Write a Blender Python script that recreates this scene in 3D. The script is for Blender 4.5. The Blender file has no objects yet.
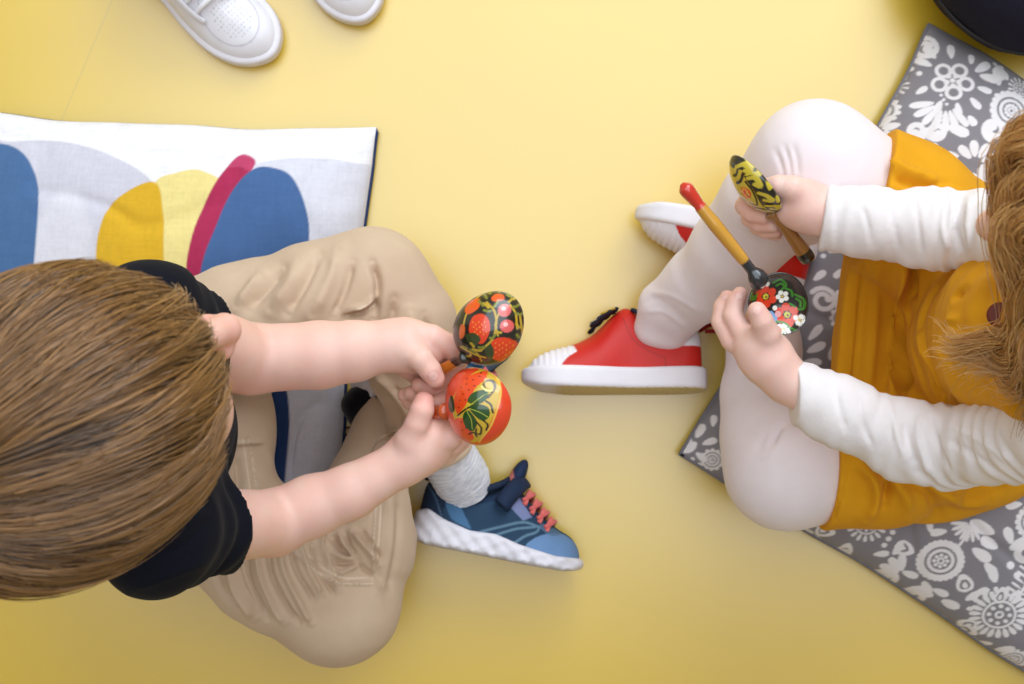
import bpy, math
import numpy as np
from mathutils import Matrix, Vector
rng = np.random.default_rng(7)
CAMZ = 1.3; FPX = 1300.0
f32 = np.float32

def W(px, py, z):
    s = (CAMZ - z) / FPX
    return np.array([(px - 512.0) * s, -(py - 342.0) * s, z])

def lin(c):
    c = np.asarray(c, float) / 255.0
    return np.where(c <= 0.04045, c / 12.92, ((c + 0.055) / 1.055) ** 2.4)

def sm(e0, e1, x):
    t = np.clip((x - e0) / (e1 - e0), 0, 1)
    return t * t * (3 - 2 * t)

def mix(a, b, t):
    t = np.asarray(t)[..., None]
    return a * (1 - t) + b * t

# ------------------------------------------------------------- noise
def vnoise(x, y, z=None, seed=0):
    """smooth value noise, vectorised"""
    if z is None: z = np.zeros_like(x)
    xi = np.floor(x); yi = np.floor(y); zi = np.floor(z)
    xf = x - xi; yf = y - yi; zf = z - zi
    u = xf * xf * (3 - 2 * xf); v = yf * yf * (3 - 2 * yf); w = zf * zf * (3 - 2 * zf)
    def hsh(a, b, c):
        n = np.sin(a * 127.1 + b * 311.7 + c * 74.7 + seed * 13.37) * 43758.5453
        return n - np.floor(n)
    def l(a, b, t): return a + (b - a) * t
    r = l(l(l(hsh(xi, yi, zi), hsh(xi + 1, yi, zi), u), l(hsh(xi, yi + 1, zi), hsh(xi + 1, yi + 1, zi), u), v),
          l(l(hsh(xi, yi, zi + 1), hsh(xi + 1, yi, zi + 1), u), l(hsh(xi, yi + 1, zi + 1), hsh(xi + 1, yi + 1, zi + 1), u), v), w)
    return r * 2 - 1

# ------------------------------------------------------------- splines
def catmull(P, n=8, closed=False):
    P = np.asarray(P, float)
    m = len(P)
    out = []
    rngi = range(m if closed else m - 1)
    for i in rngi:
        if closed:
            a, b, c, d = P[(i - 1) % m], P[i], P[(i + 1) % m], P[(i + 2) % m]
        else:
            a = P[i - 1] if i > 0 else 2 * P[0] - P[1]
            b, c = P[i], P[i + 1]
            d = P[i + 2] if i + 2 < m else 2 * P[-1] - P[-2]
        for k in range(n):
            t = k / n
            out.append(0.5 * ((2 * b) + (-a + c) * t + (2 * a - 5 * b + 4 * c - d) * t * t + (-a + 3 * b - 3 * c + d) * t ** 3))
    if not closed: out.append(P[-1])
    return np.array(out)

# ------------------------------------------------------------- 2D pattern helpers (signed distances)
def d_line(X, Y, P, s=6):
    P = catmull(P, s) if s > 1 and len(P) > 2 else np.asarray(P, float)
    d = np.full(X.shape, 1e9)
    for a, b in zip(P[:-1], P[1:]):
        vx, vy = b - a
        L = vx * vx + vy * vy + 1e-12
        t = np.clip(((X - a[0]) * vx + (Y - a[1]) * vy) / L, 0, 1)
        d = np.minimum(d, (X - a[0] - t * vx) ** 2 + (Y - a[1] - t * vy) ** 2)
    return np.sqrt(d)

def d_poly(X, Y, P, s=6):
    P = catmull(P, s, True) if s > 1 else np.asarray(P, float)
    Q = np.vstack([P, P[:1]])
    d = d_line(X, Y, Q, 1)
    ins = np.zeros(X.shape, bool)
    for a, b in zip(Q[:-1], Q[1:]):
        c = (a[1] > Y) != (b[1] > Y)
        xx = (b[0] - a[0]) * (Y - a[1]) / (b[1] - a[1] + 1e-15) + a[0]
        ins ^= c & (X < xx)
    return np.where(ins, -d, d)

def d_ell(X, Y, cx, cy, a, b, ang=0):
    c, s = math.cos(math.radians(ang)), math.sin(math.radians(ang))
    u = (X - cx) * c + (Y - cy) * s; v = -(X - cx) * s + (Y - cy) * c
    return (np.sqrt((u / a) ** 2 + (v / b) ** 2) - 1) * min(a, b)

def d_drop(X, Y, cx, cy, L, w, ang):
    """teardrop: pointed tail at (cx,cy), fat end L away in direction ang"""
    c, s = math.cos(math.radians(ang)), math.sin(math.radians(ang))
    u = ((X - cx) * c + (Y - cy) * s) / L; v = -(X - cx) * s + (Y - cy) * c
    uc = np.clip(u, 0, 1)
    ww = w * np.sqrt(np.clip(uc, 0, 1)) * np.sqrt(np.clip(1 - uc ** 3, 0, 1)) * 1.15
    return np.abs(v) - ww + np.where((u < 0) | (u > 1), 0.6 * L * np.maximum(-u, u - 1) + .2, 0)

# ------------------------------------------------------------- fields
class Field:
    def __init__(s, lo, hi, h):
        s.lo = np.array(lo, float); s.h = h
        s.n = np.ceil((np.array(hi) - s.lo) / h).astype(int) + 1
        s.g = np.full(s.n, 0.06, f32)
        s.ax = [(s.lo[i] + h * np.arange(s.n[i])).astype(f32) for i in range(3)]
    def region(s, lo, hi):
        a = np.clip(np.floor((np.array(lo) - s.lo) / s.h).astype(int), 0, s.n)
        b = np.clip(np.ceil((np.array(hi) - s.lo) / s.h).astype(int) + 1, 0, s.n)
        sl = tuple(slice(a[i], b[i]) for i in range(3))
        return sl, s.ax[0][sl[0]][:, None, None], s.ax[1][sl[1]][None, :, None], s.ax[2][sl[2]][None, None, :]
    def put(s, sl, d, k, op='u'):
        g = s.g[sl]
        if g.size == 0: return
        d = d.astype(f32) if d.dtype != f32 else d
        if op == 'u':
            if k <= 0: s.g[sl] = np.minimum(g, d)
            else:
                h = np.clip(.5 + .5 * (d - g) / k, 0, 1)
                s.g[sl] = d + (g - d) * h - k * h * (1 - h)
        else:                       # cut away d<0
            d = -d
            if k <= 0: s.g[sl] = np.maximum(g, d)
            else:
                h = np.clip(.5 - .5 * (d - g) / k, 0, 1)
                s.g[sl] = d + (g - d) * h + k * h * (1 - h)
    def chain(s, P, R, k=.004, fn=None, op='u', inner=None):
        """tapered limb through the points; fn(x,y,z,arc length,radius)->offset"""
        P = [np.asarray(p, float) for p in P]
        R = list(R) if hasattr(R, '__len__') else [R] * len(P)
        m = max(R) + k + 3 * s.h + .004
        sl, X, Y, Z = s.region(np.min(P, 0) - m, np.max(P, 0) + m)
        if s.g[sl].size == 0: return
        D = None; S0 = 0
        ik = k if inner is None else inner
        for a, b, ra, rb in zip(P[:-1], P[1:], R[:-1], R[1:]):
            v = b - a; L2 = float(v @ v) + 1e-12
            t = np.clip(((X - f32(a[0])) * f32(v[0]) + (Y - f32(a[1])) * f32(v[1]) + (Z - f32(a[2])) * f32(v[2])) / f32(L2), 0, 1)
            dx = X - f32(a[0]) - t * f32(v[0]); dy = Y - f32(a[1]) - t * f32(v[1]); dz = Z - f32(a[2]) - t * f32(v[2])
            d = np.sqrt(dx * dx + dy * dy + dz * dz) - (f32(ra) + t * f32(rb - ra))
            if fn is not None: d = d - fn(X, Y, Z, S0 + t * f32(math.sqrt(L2)), t)
            S0 += math.sqrt(L2)
            if D is None: D = d
            elif ik > 0:
                h = np.clip(.5 + .5 * (d - D) / f32(ik), 0, 1); D = d + (D - d) * h - f32(ik) * h * (1 - h)
            else: D = np.minimum(D, d)
        s.put(sl, D, f32(k), op)
    def ell(s, c, r, k=.004, M=None, op='u'):
        """ellipsoid; M rows = its axes"""
        c = np.asarray(c, float); r = np.asarray(r, float)
        m = r.max() + k + 3 * s.h
        sl, X, Y, Z = s.region(c - m, c + m)
        if s.g[sl].size == 0: return
        X = X - f32(c[0]); Y = Y - f32(c[1]); Z = Z - f32(c[2])
        if M is None: u, v, w = X, Y, Z
        else:
            M = np.asarray(M, f32)
            u = X * M[0, 0] + Y * M[0, 1] + Z * M[0, 2]; v = X * M[1, 0] + Y * M[1, 1] + Z * M[1, 2]; w = X * M[2, 0] + Y * M[2, 1] + Z * M[2, 2]
        r = r.astype(f32)
        k0 = np.sqrt((u / r[0]) ** 2 + (v / r[1]) ** 2 + (w / r[2]) ** 2)
        k1 = np.sqrt((u / r[0] ** 2) ** 2 + (v / r[1] ** 2) ** 2 + (w / r[2] ** 2) ** 2) + f32(1e-6)
        s.put(sl, k0 * (k0 - 1) / k1, f32(k), op)
    def plane(s, p, n, k=.002, r=.05):
        """cuts the cloth off cleanly on the +n side of p, within r of it"""
        n = np.asarray(n, float); n /= np.linalg.norm(n); p = np.asarray(p, float)
        sl, X, Y, Z = s.region(p - r * 2, p + r * 2)
        d = (X - f32(p[0])) * f32(n[0]) + (Y - f32(p[1])) * f32(n[1]) + (Z - f32(p[2])) * f32(n[2])
        c = p + n * r * .8
        b = np.sqrt((X - f32(c[0])) ** 2 + (Y - f32(c[1])) ** 2 + (Z - f32(c[2])) ** 2) - f32(r * 1.15)
        s.put(sl, np.maximum(-d, b), f32(k), 'c')
    def custom(s, fn, k=0, op='u'):
        sl, X, Y, Z = s.region(s.lo, s.lo + s.n * s.h)
        s.put(sl, fn(X, Y, Z), f32(k), op)
    def mesh(s, smooth=1):
        g = s.g; h = s.h
        for ax in range(3):                     # close at the border
            i = [slice(None)] * 3; i[ax] = 0; g[tuple(i)] = .01; i[ax] = -1; g[tuple(i)] = .01
        ins = g < 0
        c = np.zeros(np.array(g.shape) - 1, np.uint8)
        offs = [(i, j, k) for i in (0, 1) for j in (0, 1) for k in (0, 1)]
        nx, ny, nz = c.shape
        for i, j, k in offs: c += ins[i:i + nx, j:j + ny, k:k + nz]
        idx = np.argwhere((c > 0) & (c < 8))
        del c
        vid = np.full((nx, ny, nz), -1, np.int32)
        vid[tuple(idx.T)] = np.arange(len(idx))
        val = np.stack([g[idx[:, 0] + i, idx[:, 1] + j, idx[:, 2] + k] for i, j, k in offs], 1)
        acc = np.zeros((len(idx), 3)); cnt = np.zeros(len(idx))
        for a in range(8):
            for b in range(a + 1, 8):
                if sum(abs(offs[a][q] - offs[b][q]) for q in range(3)) != 1: continue
                va, vb = val[:, a], val[:, b]
                m = (va < 0) != (vb < 0)
                t = np.where(m, va / np.where(m, va - vb, 1), 0)
                p = np.array(offs[a]) + t[:, None] * (np.array(offs[b]) - np.array(offs[a]))
                acc += p * m[:, None]; cnt += m
        V = s.lo + (idx + acc / cnt[:, None]) * h
        F = []
        for ax in range(3):
            a0 = [slice(None)] * 3; a1 = [slice(None)] * 3
            a0[ax] = slice(0, -1); a1[ax] = slice(1, None)
            A = ins[tuple(a0)]; B = ins[tuple(a1)]
            e = np.argwhere(A != B)
            o1, o2 = (ax + 1) % 3, (ax + 2) % 3
            ok = (e[:, o1] > 0) & (e[:, o2] > 0) & (e[:, o1] < g.shape[o1] - 1) & (e[:, o2] < g.shape[o2] - 1)
            e = e[ok]
            fl = A[tuple(e.T)]
            def q(d1, d2):
                t = e.copy(); t[:, o1] -= d1; t[:, o2] -= d2
                return vid[tuple(t.T)]
            Q = np.stack([q(1, 1), q(0, 1), q(0, 0), q(1, 0)], 1)
            Q[~fl] = Q[~fl][:, ::-1]
            F.append(Q)
        F = np.vstack(F)
        for _ in range(smooth): V = lap(V, F, .5)
        return V, F

def lap(V, F, lam):
    n = len(V)
    a = F.ravel(); b = np.roll(F, -1, 1).ravel()
    cnt = np.bincount(a, minlength=n) + np.bincount(b, minlength=n)
    N = np.stack([np.bincount(a, V[b, i], n) + np.bincount(b, V[a, i], n) for i in range(3)], 1) / np.maximum(cnt, 1)[:, None]
    return V + lam * (N - V)

def normals(V, F):
    if F.shape[1] == 4: fn = np.cross(V[F[:, 2]] - V[F[:, 0]], V[F[:, 3]] - V[F[:, 1]])
    else: fn = np.cross(V[F[:, 1]] - V[F[:, 0]], V[F[:, 2]] - V[F[:, 0]])
    N = np.zeros_like(V)
    for i in range(3):
        N[:, i] = sum(np.bincount(F[:, c], fn[:, i], len(V)) for c in range(F.shape[1]))
    return N / (np.linalg.norm(N, axis=1)[:, None] + 1e-15)

def folds(V, F, strokes, gain=1.0):
    """presses creases / raises ridges of cloth: each stroke = (points read off the photo, half width px, height in m)"""
    N = normals(V, F)
    s = FPX / (CAMZ - V[:, 2])
    X = V[:, 0] * s + 512; Y = 342 - V[:, 1] * s
    off = np.zeros(len(V))
    up = sm(0, .35, N[:, 2])
    for P, w, a in strokes:
        P = np.asarray(P, float)
        lo = P.min(0) - 3 * w; hi = P.max(0) + 3 * w
        m = (X > lo[0]) & (X < hi[0]) & (Y > lo[1]) & (Y < hi[1])
        if not m.any(): continue
        C = catmull(P, 6) if len(P) > 2 else P
        d = d_line(X[m], Y[m], C, 1)
        e = np.minimum(np.hypot(X[m] - C[0, 0], Y[m] - C[0, 1]), np.hypot(X[m] - C[-1, 0], Y[m] - C[-1, 1]))
        off[m] += gain * a * np.exp(-(d / w) ** 2) * np.clip(.25 + e / (3 * w), 0, 1)
    return V + N * (off * up)[:, None]

def stitches(V, F, c, strokes, col, w=.0005, dash=None):
    """thread lines printed on the cloth: points read off the photo"""
    N = normals(V, F); s = FPX / (CAMZ - V[:, 2]); X = V[:, 0] * s + 512; Y = 342 - V[:, 1] * s
    for P in strokes:
        P = np.asarray(P, float); m = (N[:, 2] > .1) & (X > P[:, 0].min() - 4) & (X < P[:, 0].max() + 4) & (Y > P[:, 1].min() - 4) & (Y < P[:, 1].max() + 4)
        if m.any():
            d = d_line(X[m], Y[m], P, 6) * .0009
            c[m] = mix(c[m], lin(col), .7 * sm(w * 1.8, w * .4, d))
    return c

def xf(V, M):
    M = np.asarray(M)
    return V @ M[:3, :3].T + M[:3, 3]

# ------------------------------------------------------------- blender objects
C = bpy.context.scene.collection
MESHNAME = {}
def mk(name, V, F, mat, parent=None, col=None, smooth=True):
    V = np.asarray(V, float)
    F = np.asarray(F)
    root = parent
    while root is not None and root.parent is not None: root = root.parent
    if root is not None: V = V - np.array(root.location)
    me = bpy.data.meshes.new(name)
    me.vertices.add(len(V)); me.vertices.foreach_set('co', V.astype(f32).ravel())
    k = F.shape[1]
    me.loops.add(F.size); me.loops.foreach_set('vertex_index', F.astype(np.int32).ravel())
    me.polygons.add(len(F)); me.polygons.foreach_set('loop_start', np.arange(0, F.size, k, dtype=np.int32))
    me.polygons.foreach_set('use_smooth', np.full(len(F), smooth))
    if col is not None:
        a = me.color_attributes.new('Col', 'FLOAT_COLOR', 'POINT')
        cc = np.ones((len(V), 4), f32)
        cc[:, :3] = col
        a.data.foreach_set('color', cc.ravel())
    me.update(calc_edges=True); me.validate()
    me.materials.append(mat)
    o = bpy.data.objects.new(name, me); C.objects.link(o)
    if parent is not None: o.parent = parent
    return o

def thing(name, label, cat, loc, group=None):
    o = bpy.data.objects.new(name, None); C.objects.link(o)
    o.location = loc; o.empty_display_size = .05
    o['label'] = label; o['category'] = cat
    if group: o['group'] = group
    bpy.context.view_layer.update()
    return o

def tube(P, R, n=10, cap=True, flat=None):
    """swept tube through a polyline; flat=(axis, factor) squashes it"""
    P = np.asarray(P, float); m = len(P)
    R = np.full(m, R) if np.isscalar(R) else np.asarray(R, float)
    T = np.gradient(P, axis=0); T /= np.linalg.norm(T, axis=1)[:, None] + 1e-12
    ref = np.array([0, 0, 1.]) if abs(T[0, 2]) < .9 else np.array([1., 0, 0])
    V = []; 
    B = np.cross(T[0], ref); B /= np.linalg.norm(B)
    for i in range(m):
        B = B - T[i] * (B @ T[i]); B /= np.linalg.norm(B) + 1e-12
        Nn = np.cross(T[i], B)
        for j in range(n):
            a = 2 * math.pi * j / n
            o = B * math.cos(a) * R[i] + Nn * math.sin(a) * R[i]
            if flat is not None:
                ax = np.asarray(flat[0], float); o = o - ax * (o @ ax) * (1 - flat[1])
            V.append(P[i] + o)
    F = [(i * n + j, i * n + (j + 1) % n, (i + 1) * n + (j + 1) % n, (i + 1) * n + j) for i in range(m - 1) for j in range(n)]
    if cap:
        V.append(P[0]); V.append(P[-1]); a, b = len(V) - 2, len(V) - 1
        F += [(a, (j + 1) % n, j, j) for j in range(n)] if False else []
        for j in range(0, n, 2):
            F.append((a, (j + 2) % n, (j + 1) % n, j)); F.append((b, (m - 1) * n + j, (m - 1) * n + (j + 1) % n, (m - 1) * n + (j + 2) % n))
    return np.array(V), np.array(F)

def join(parts):
    Vs, Fs, Cs, o = [], [], [], 0
    for p in parts:
        Vs.append(p[0]); Fs.append(p[1] + o); o += len(p[0])
        if len(p) > 2: Cs.append(p[2] if p[2].ndim == 2 else np.tile(p[2], (len(p[0]), 1)))
    return (np.vstack(Vs), np.vstack(Fs)) + ((np.vstack(Cs),) if Cs else ())

def strands(P, R, col):
    """P (N,S,3) hair centre lines -> three-sided tapering fibres; col (N,S,3)"""
    N, S, _ = P.shape
    T = np.gradient(P, axis=1); T /= np.linalg.norm(T, axis=2)[..., None] + 1e-9
    ref = rng.normal(size=(N, 1, 3)); ref = np.broadcast_to(ref, P.shape)
    A = np.cross(T, ref); A /= np.linalg.norm(A, axis=2)[..., None] + 1e-9
    B = np.cross(T, A)
    V = np.empty((N, S, 3, 3))
    for j in range(3):
        a = 2 * math.pi * j / 3
        V[:, :, j] = P + (A * math.cos(a) + B * math.sin(a)) * R[..., None]
    base = (np.arange(N)[:, None, None] * S + np.arange(S - 1)[None, :, None]) * 3
    j = np.arange(3)[None, None, :]; j2 = (j + 1) % 3
    F = np.stack([base + j, base + j2, base + 3 + j2, base + 3 + j], -1).reshape(-1, 4)
    return V.reshape(-1, 3), F, np.repeat(col.reshape(-1, 3), 3, axis=0)

# ------------------------------------------------------------- materials
def mat(name, color=None, rough=.6, spec=.5, coat=0, coat_r=.1, sheen=0, sss=0, bumps=(), metal=0, aniso=0, sssr=(1, .4, .25), sheen_r=.5, weave=None):
    m = bpy.data.materials.new(name); m.use_nodes = True
    nt = m.node_tree; N = nt.nodes; L = nt.links
    b = N['Principled BSDF']
    b.inputs['Roughness'].default_value = rough; b.inputs['Specular IOR Level'].default_value = spec
    b.inputs['Coat Weight'].default_value = coat; b.inputs['Coat Roughness'].default_value = coat_r
    b.inputs['Sheen Weight'].default_value = sheen; b.inputs['Sheen Roughness'].default_value = sheen_r
    b.inputs['Metallic'].default_value = metal
    if sss:
        b.inputs['Subsurface Weight'].default_value = sss
        b.inputs['Subsurface Radius'].default_value = sssr
        b.inputs['Subsurface Scale'].default_value = .004
    tc = N.new('ShaderNodeTexCoord')
    if color is None:
        a = N.new('ShaderNodeAttribute'); a.attribute_name = 'Col'; src = a.outputs['Color']
    else:
        a = N.new('ShaderNodeRGB'); a.outputs[0].default_value = (*lin(color), 1); src = a.outputs[0]
    # slight procedural mottling of the colour
    nz = N.new('ShaderNodeTexNoise'); nz.inputs['Scale'].default_value = 60; nz.inputs['Detail'].default_value = 3
    L.new(tc.outputs['Object'], nz.inputs['Vector'])
    mr = N.new('ShaderNodeMapRange'); mr.inputs['To Min'].default_value = .95; mr.inputs['To Max'].default_value = 1.05
    L.new(nz.outputs['Fac'], mr.inputs['Value'])
    mx = N.new('ShaderNodeVectorMath'); mx.operation = 'SCALE'
    L.new(src, mx.inputs[0]); L.new(mr.outputs[0], mx.inputs['Scale'])
    L.new(mx.outputs[0], b.inputs['Base Color'])
    prev = None
    for kind, scale, dist, strength in bumps:
        if kind == 'noise':
            t = N.new('ShaderNodeTexNoise'); t.inputs['Scale'].default_value = scale; t.inputs['Detail'].default_value = 4
            L.new(tc.outputs['Object'], t.inputs['Vector']); h = t.outputs['Fac']
        elif kind == 'weave':
            t1 = N.new('ShaderNodeTexWave'); t1.bands_direction = 'X'; t1.inputs['Scale'].default_value = scale; t1.inputs['Distortion'].default_value = 1.5
            t2 = N.new('ShaderNodeTexWave'); t2.bands_direction = 'Y'; t2.inputs['Scale'].default_value = scale; t2.inputs['Distortion'].default_value = 1.5
            L.new(tc.outputs['Object'], t1.inputs['Vector']); L.new(tc.outputs['Object'], t2.inputs['Vector'])
            ad = N.new('ShaderNodeMath'); ad.operation = 'MULTIPLY'; L.new(t1.outputs['Fac'], ad.inputs[0]); L.new(t2.outputs['Fac'], ad.inputs[1]); h = ad.outputs[0]
        else:
            t = N.new('ShaderNodeTexVoronoi'); t.inputs['Scale'].default_value = scale
            L.new(tc.outputs['Object'], t.inputs['Vector']); h = t.outputs['Distance']
        bp = N.new('ShaderNodeBump'); bp.inputs['Strength'].default_value = strength; bp.inputs['Distance'].default_value = dist
        L.new(h, bp.inputs['Height'])
        if prev is not None: L.new(prev.outputs[0], bp.inputs['Normal'])
        prev = bp
    if prev is not None: L.new(prev.outputs[0], b.inputs['Normal'])
    return m
M = {}
M['skin'] = mat('skin', rough=.48, spec=.4, sss=.35, bumps=[('noise', 900, .0003, .25), ('noise', 120, .0006, .2)])
M['hair'] = mat('hair', rough=.30, spec=1.0)
M['scalp'] = mat('hair_undercoat', rough=.6)
M['cotton'] = mat('painted_cotton', rough=.85, spec=.2, sheen=.15, bumps=[('weave', 260, .0004, .5), ('noise', 25, .004, .35)])
M['denimish'] = mat('cotton_twill', rough=.85, spec=.2, sheen=.15, bumps=[('weave', 420, .0003, .35), ('noise', 35, .004, .3)])
M['jersey'] = mat('jersey', rough=.9, spec=.12, sheen=.03, bumps=[('noise', 700, .0004, .3), ('noise', 40, .004, .3)])
M['tights'] = mat('tights_knit', rough=.8, spec=.2, sheen=.25, bumps=[('weave', 500, .0002, .3)])
M['corduroy'] = mat('corduroy', rough=.9, spec=.15, sheen=.03, bumps=[('noise', 600, .0004, .4), ('noise', 30, .004, .35)])
M['mesh'] = mat('shoe_fabric', rough=.75, spec=.3, bumps=[('voronoi', 900, .0004, .5)])
M['leather'] = mat('shoe_leather', rough=.5, spec=.4, bumps=[('noise', 500, .0003, .3)])
M['rubber'] = mat('sole_rubber', rough=.55, spec=.4, bumps=[('noise', 300, .0004, .3)])
M['lacquer'] = mat('painted_lacquer', rough=.35, spec=.5, coat=1, coat_r=.07)
M['knit'] = mat('sock_knit', rough=.9, spec=.1, sheen=.2, bumps=[('noise', 900, .0006, .5)])
M['dark'] = mat('dark_fabric', rough=.75, spec=.3, sheen=.05, bumps=[('noise', 500, .0004, .3)])

# ---- floor: glossy yellow vinyl
def floor():
    n = 2
    V = [(-3, -3, 0), (3, -3, 0), (3, 3, 0), (-3, 3, 0), (-3, -3, -.01), (3, -3, -.01), (3, 3, -.01), (-3, 3, -.01)]
    F = [(0, 1, 2, 3), (7, 6, 5, 4), (0, 4, 5, 1), (1, 5, 6, 2), (2, 6, 7, 3), (3, 7, 4, 0)]
    m = bpy.data.materials.new('yellow_vinyl'); m.use_nodes = True
    N = m.node_tree.nodes; L = m.node_tree.links; b = N['Principled BSDF']
    tc = N.new('ShaderNodeTexCoord')
    nz = N.new('ShaderNodeTexNoise'); nz.inputs['Scale'].default_value = 2.2; nz.inputs['Detail'].default_value = 6
    L.new(tc.outputs['Object'], nz.inputs['Vector'])
    cr = N.new('ShaderNodeValToRGB')
    cr.color_ramp.elements[0].position = .3; cr.color_ramp.elements[0].color = (*FLOOR_A, 1)
    cr.color_ramp.elements[1].position = .7; cr.color_ramp.elements[1].color = (*FLOOR_B, 1)
    L.new(nz.outputs['Fac'], cr.inputs['Fac'])
    # the seam between two sheets of vinyl: a faint dark line
    sp = N.new('ShaderNodeSeparateXYZ'); L.new(tc.outputs['Object'], sp.inputs[0])
    a = W(65, 112, 0); c = W(112, 0, 0); d = c - a; d = d / np.linalg.norm(d); nn = (-d[1], d[0])
    m1 = N.new('ShaderNodeMath'); m1.operation = 'MULTIPLY'; m1.inputs[1].default_value = nn[0]; L.new(sp.outputs['X'], m1.inputs[0])
    m2 = N.new('ShaderNodeMath'); m2.operation = 'MULTIPLY_ADD'; m2.inputs[1].default_value = nn[1]; L.new(sp.outputs['Y'], m2.inputs[0]); L.new(m1.outputs[0], m2.inputs[2])
    m3 = N.new('ShaderNodeMath'); m3.operation = 'SUBTRACT'; m3.inputs[1].default_value = float(a[0] * nn[0] + a[1] * nn[1]); L.new(m2.outputs[0], m3.inputs[0])
    m4 = N.new('ShaderNodeMath'); m4.operation = 'ABSOLUTE'; L.new(m3.outputs[0], m4.inputs[0])
    mr = N.new('ShaderNodeMapRange'); mr.inputs['From Min'].default_value = 0; mr.inputs['From Max'].default_value = .0014
    mr.inputs['To Min'].default_value = .35; mr.inputs['To Max'].default_value = 0; L.new(m4.outputs[0], mr.inputs['Value'])
    mx = N.new('ShaderNodeMix'); mx.data_type = 'RGBA'; L.new(mr.outputs[0], mx.inputs['Factor']); L.new(cr.outputs[0], mx.inputs[6]); mx.inputs[7].default_value = (.45, .33, .08, 1)
    # a few scuffs
    vo = N.new('ShaderNodeTexVoronoi'); vo.inputs['Scale'].default_value = 5; L.new(tc.outputs['Object'], vo.inputs['Vector'])
    m5 = N.new('ShaderNodeMapRange'); m5.inputs['From Min'].default_value = .012; m5.inputs['From Max'].default_value = .02; m5.inputs['To Min'].default_value = .3; m5.inputs['To Max'].default_value = 0
    L.new(vo.outputs['Distance'], m5.inputs['Value'])
    mx2 = N.new('ShaderNodeMix'); mx2.data_type = 'RGBA'; L.new(m5.outputs[0], mx2.inputs['Factor']); L.new(mx.outputs[2], mx2.inputs[6]); mx2.inputs[7].default_value = (.4, .3, .1, 1)
    L.new(mx2.outputs[2], b.inputs['Base Color'])
    b.inputs['Coat Weight'].default_value = 1; b.inputs['Coat Roughness'].default_value = .3; b.inputs['Coat IOR'].default_value = 1.75; b.inputs['Roughness'].default_value = FLOOR_R; b.inputs['Specular IOR Level'].default_value = FLOOR_S
    n2 = N.new('ShaderNodeTexNoise'); n2.inputs['Scale'].default_value = 260; L.new(tc.outputs['Object'], n2.inputs['Vector'])
    bp = N.new('ShaderNodeBump'); bp.inputs['Strength'].default_value = .12; bp.inputs['Distance'].default_value = .0005; L.new(n2.outputs['Fac'], bp.inputs['Height'])
    L.new(bp.outputs[0], b.inputs['Normal'])
    o = mk('floor', V, F, m, smooth=False); o['kind'] = 'structure'
FLOOR_A = (.69, .445, .010); FLOOR_B = (.73, .485, .018); FLOOR_R = .34; FLOOR_S = 1.0
floor()
w_ = mk('wall_left', [(-3.1, -3, 0), (-3, -3, 0), (-3, 3, 0), (-3.1, 3, 0), (-3.1, -3, 2.9), (-3, -3, 2.9), (-3, 3, 2.9), (-3.1, 3, 2.9)],
   [(0, 1, 5, 4), (1, 2, 6, 5), (2, 3, 7, 6), (3, 0, 4, 7), (4, 5, 6, 7), (3, 2, 1, 0)], mat('white_paint', (232, 228, 218), rough=.9, bumps=[('noise', 200, .0005, .2)]), smooth=False)
w_['kind'] = 'structure'

# ---- light: tall windows beyond the top of the photo, pale room around
def area(name, loc, target, sx, sy, power, col):
    l = bpy.data.lights.new(name, 'AREA'); l.shape = 'RECTANGLE'; l.size = sx; l.size_y = sy; l.energy = power; l.color = col
    o = bpy.data.objects.new(name, l); C.objects.link(o); o.location = loc
    o.rotation_euler = (Vector(target) - Vector(loc)).to_track_quat('-Z', 'Y').to_euler()
area('window_daylight', (.9, 2.6, 1.9), (0, 0, .1), 2.4, 1.8, 74, (.84, .92, 1))
area('ceiling_daylight', (.35, .80, 2.75), (.35, .80, 0), 3.4, 2.9, 78, (.80, .90, 1))
w = bpy.data.worlds.new('room'); bpy.context.scene.world = w; w.use_nodes = True
w.node_tree.nodes['Background'].inputs[0].default_value = (1, .86, .70, 1); w.node_tree.nodes['Background'].inputs[1].default_value = .28

cd = bpy.data.cameras.new('camera'); cam = bpy.data.objects.new('camera', cd); C.objects.link(cam)
cam.location = (0, 0, CAMZ); cd.sensor_width = 36; cd.lens = FPX / 1024 * 36; cd.clip_start = .02
cd.dof.use_dof = True; cd.dof.focus_distance = .99; cd.dof.aperture_fstop = 10
sc = bpy.context.scene; sc.camera = cam
sc.view_settings.view_transform = 'Standard'; sc.view_settings.look = 'None'; sc.view_settings.exposure = 0; sc.view_settings.gamma = 1
sc.view_settings.use_curve_mapping = False

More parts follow.
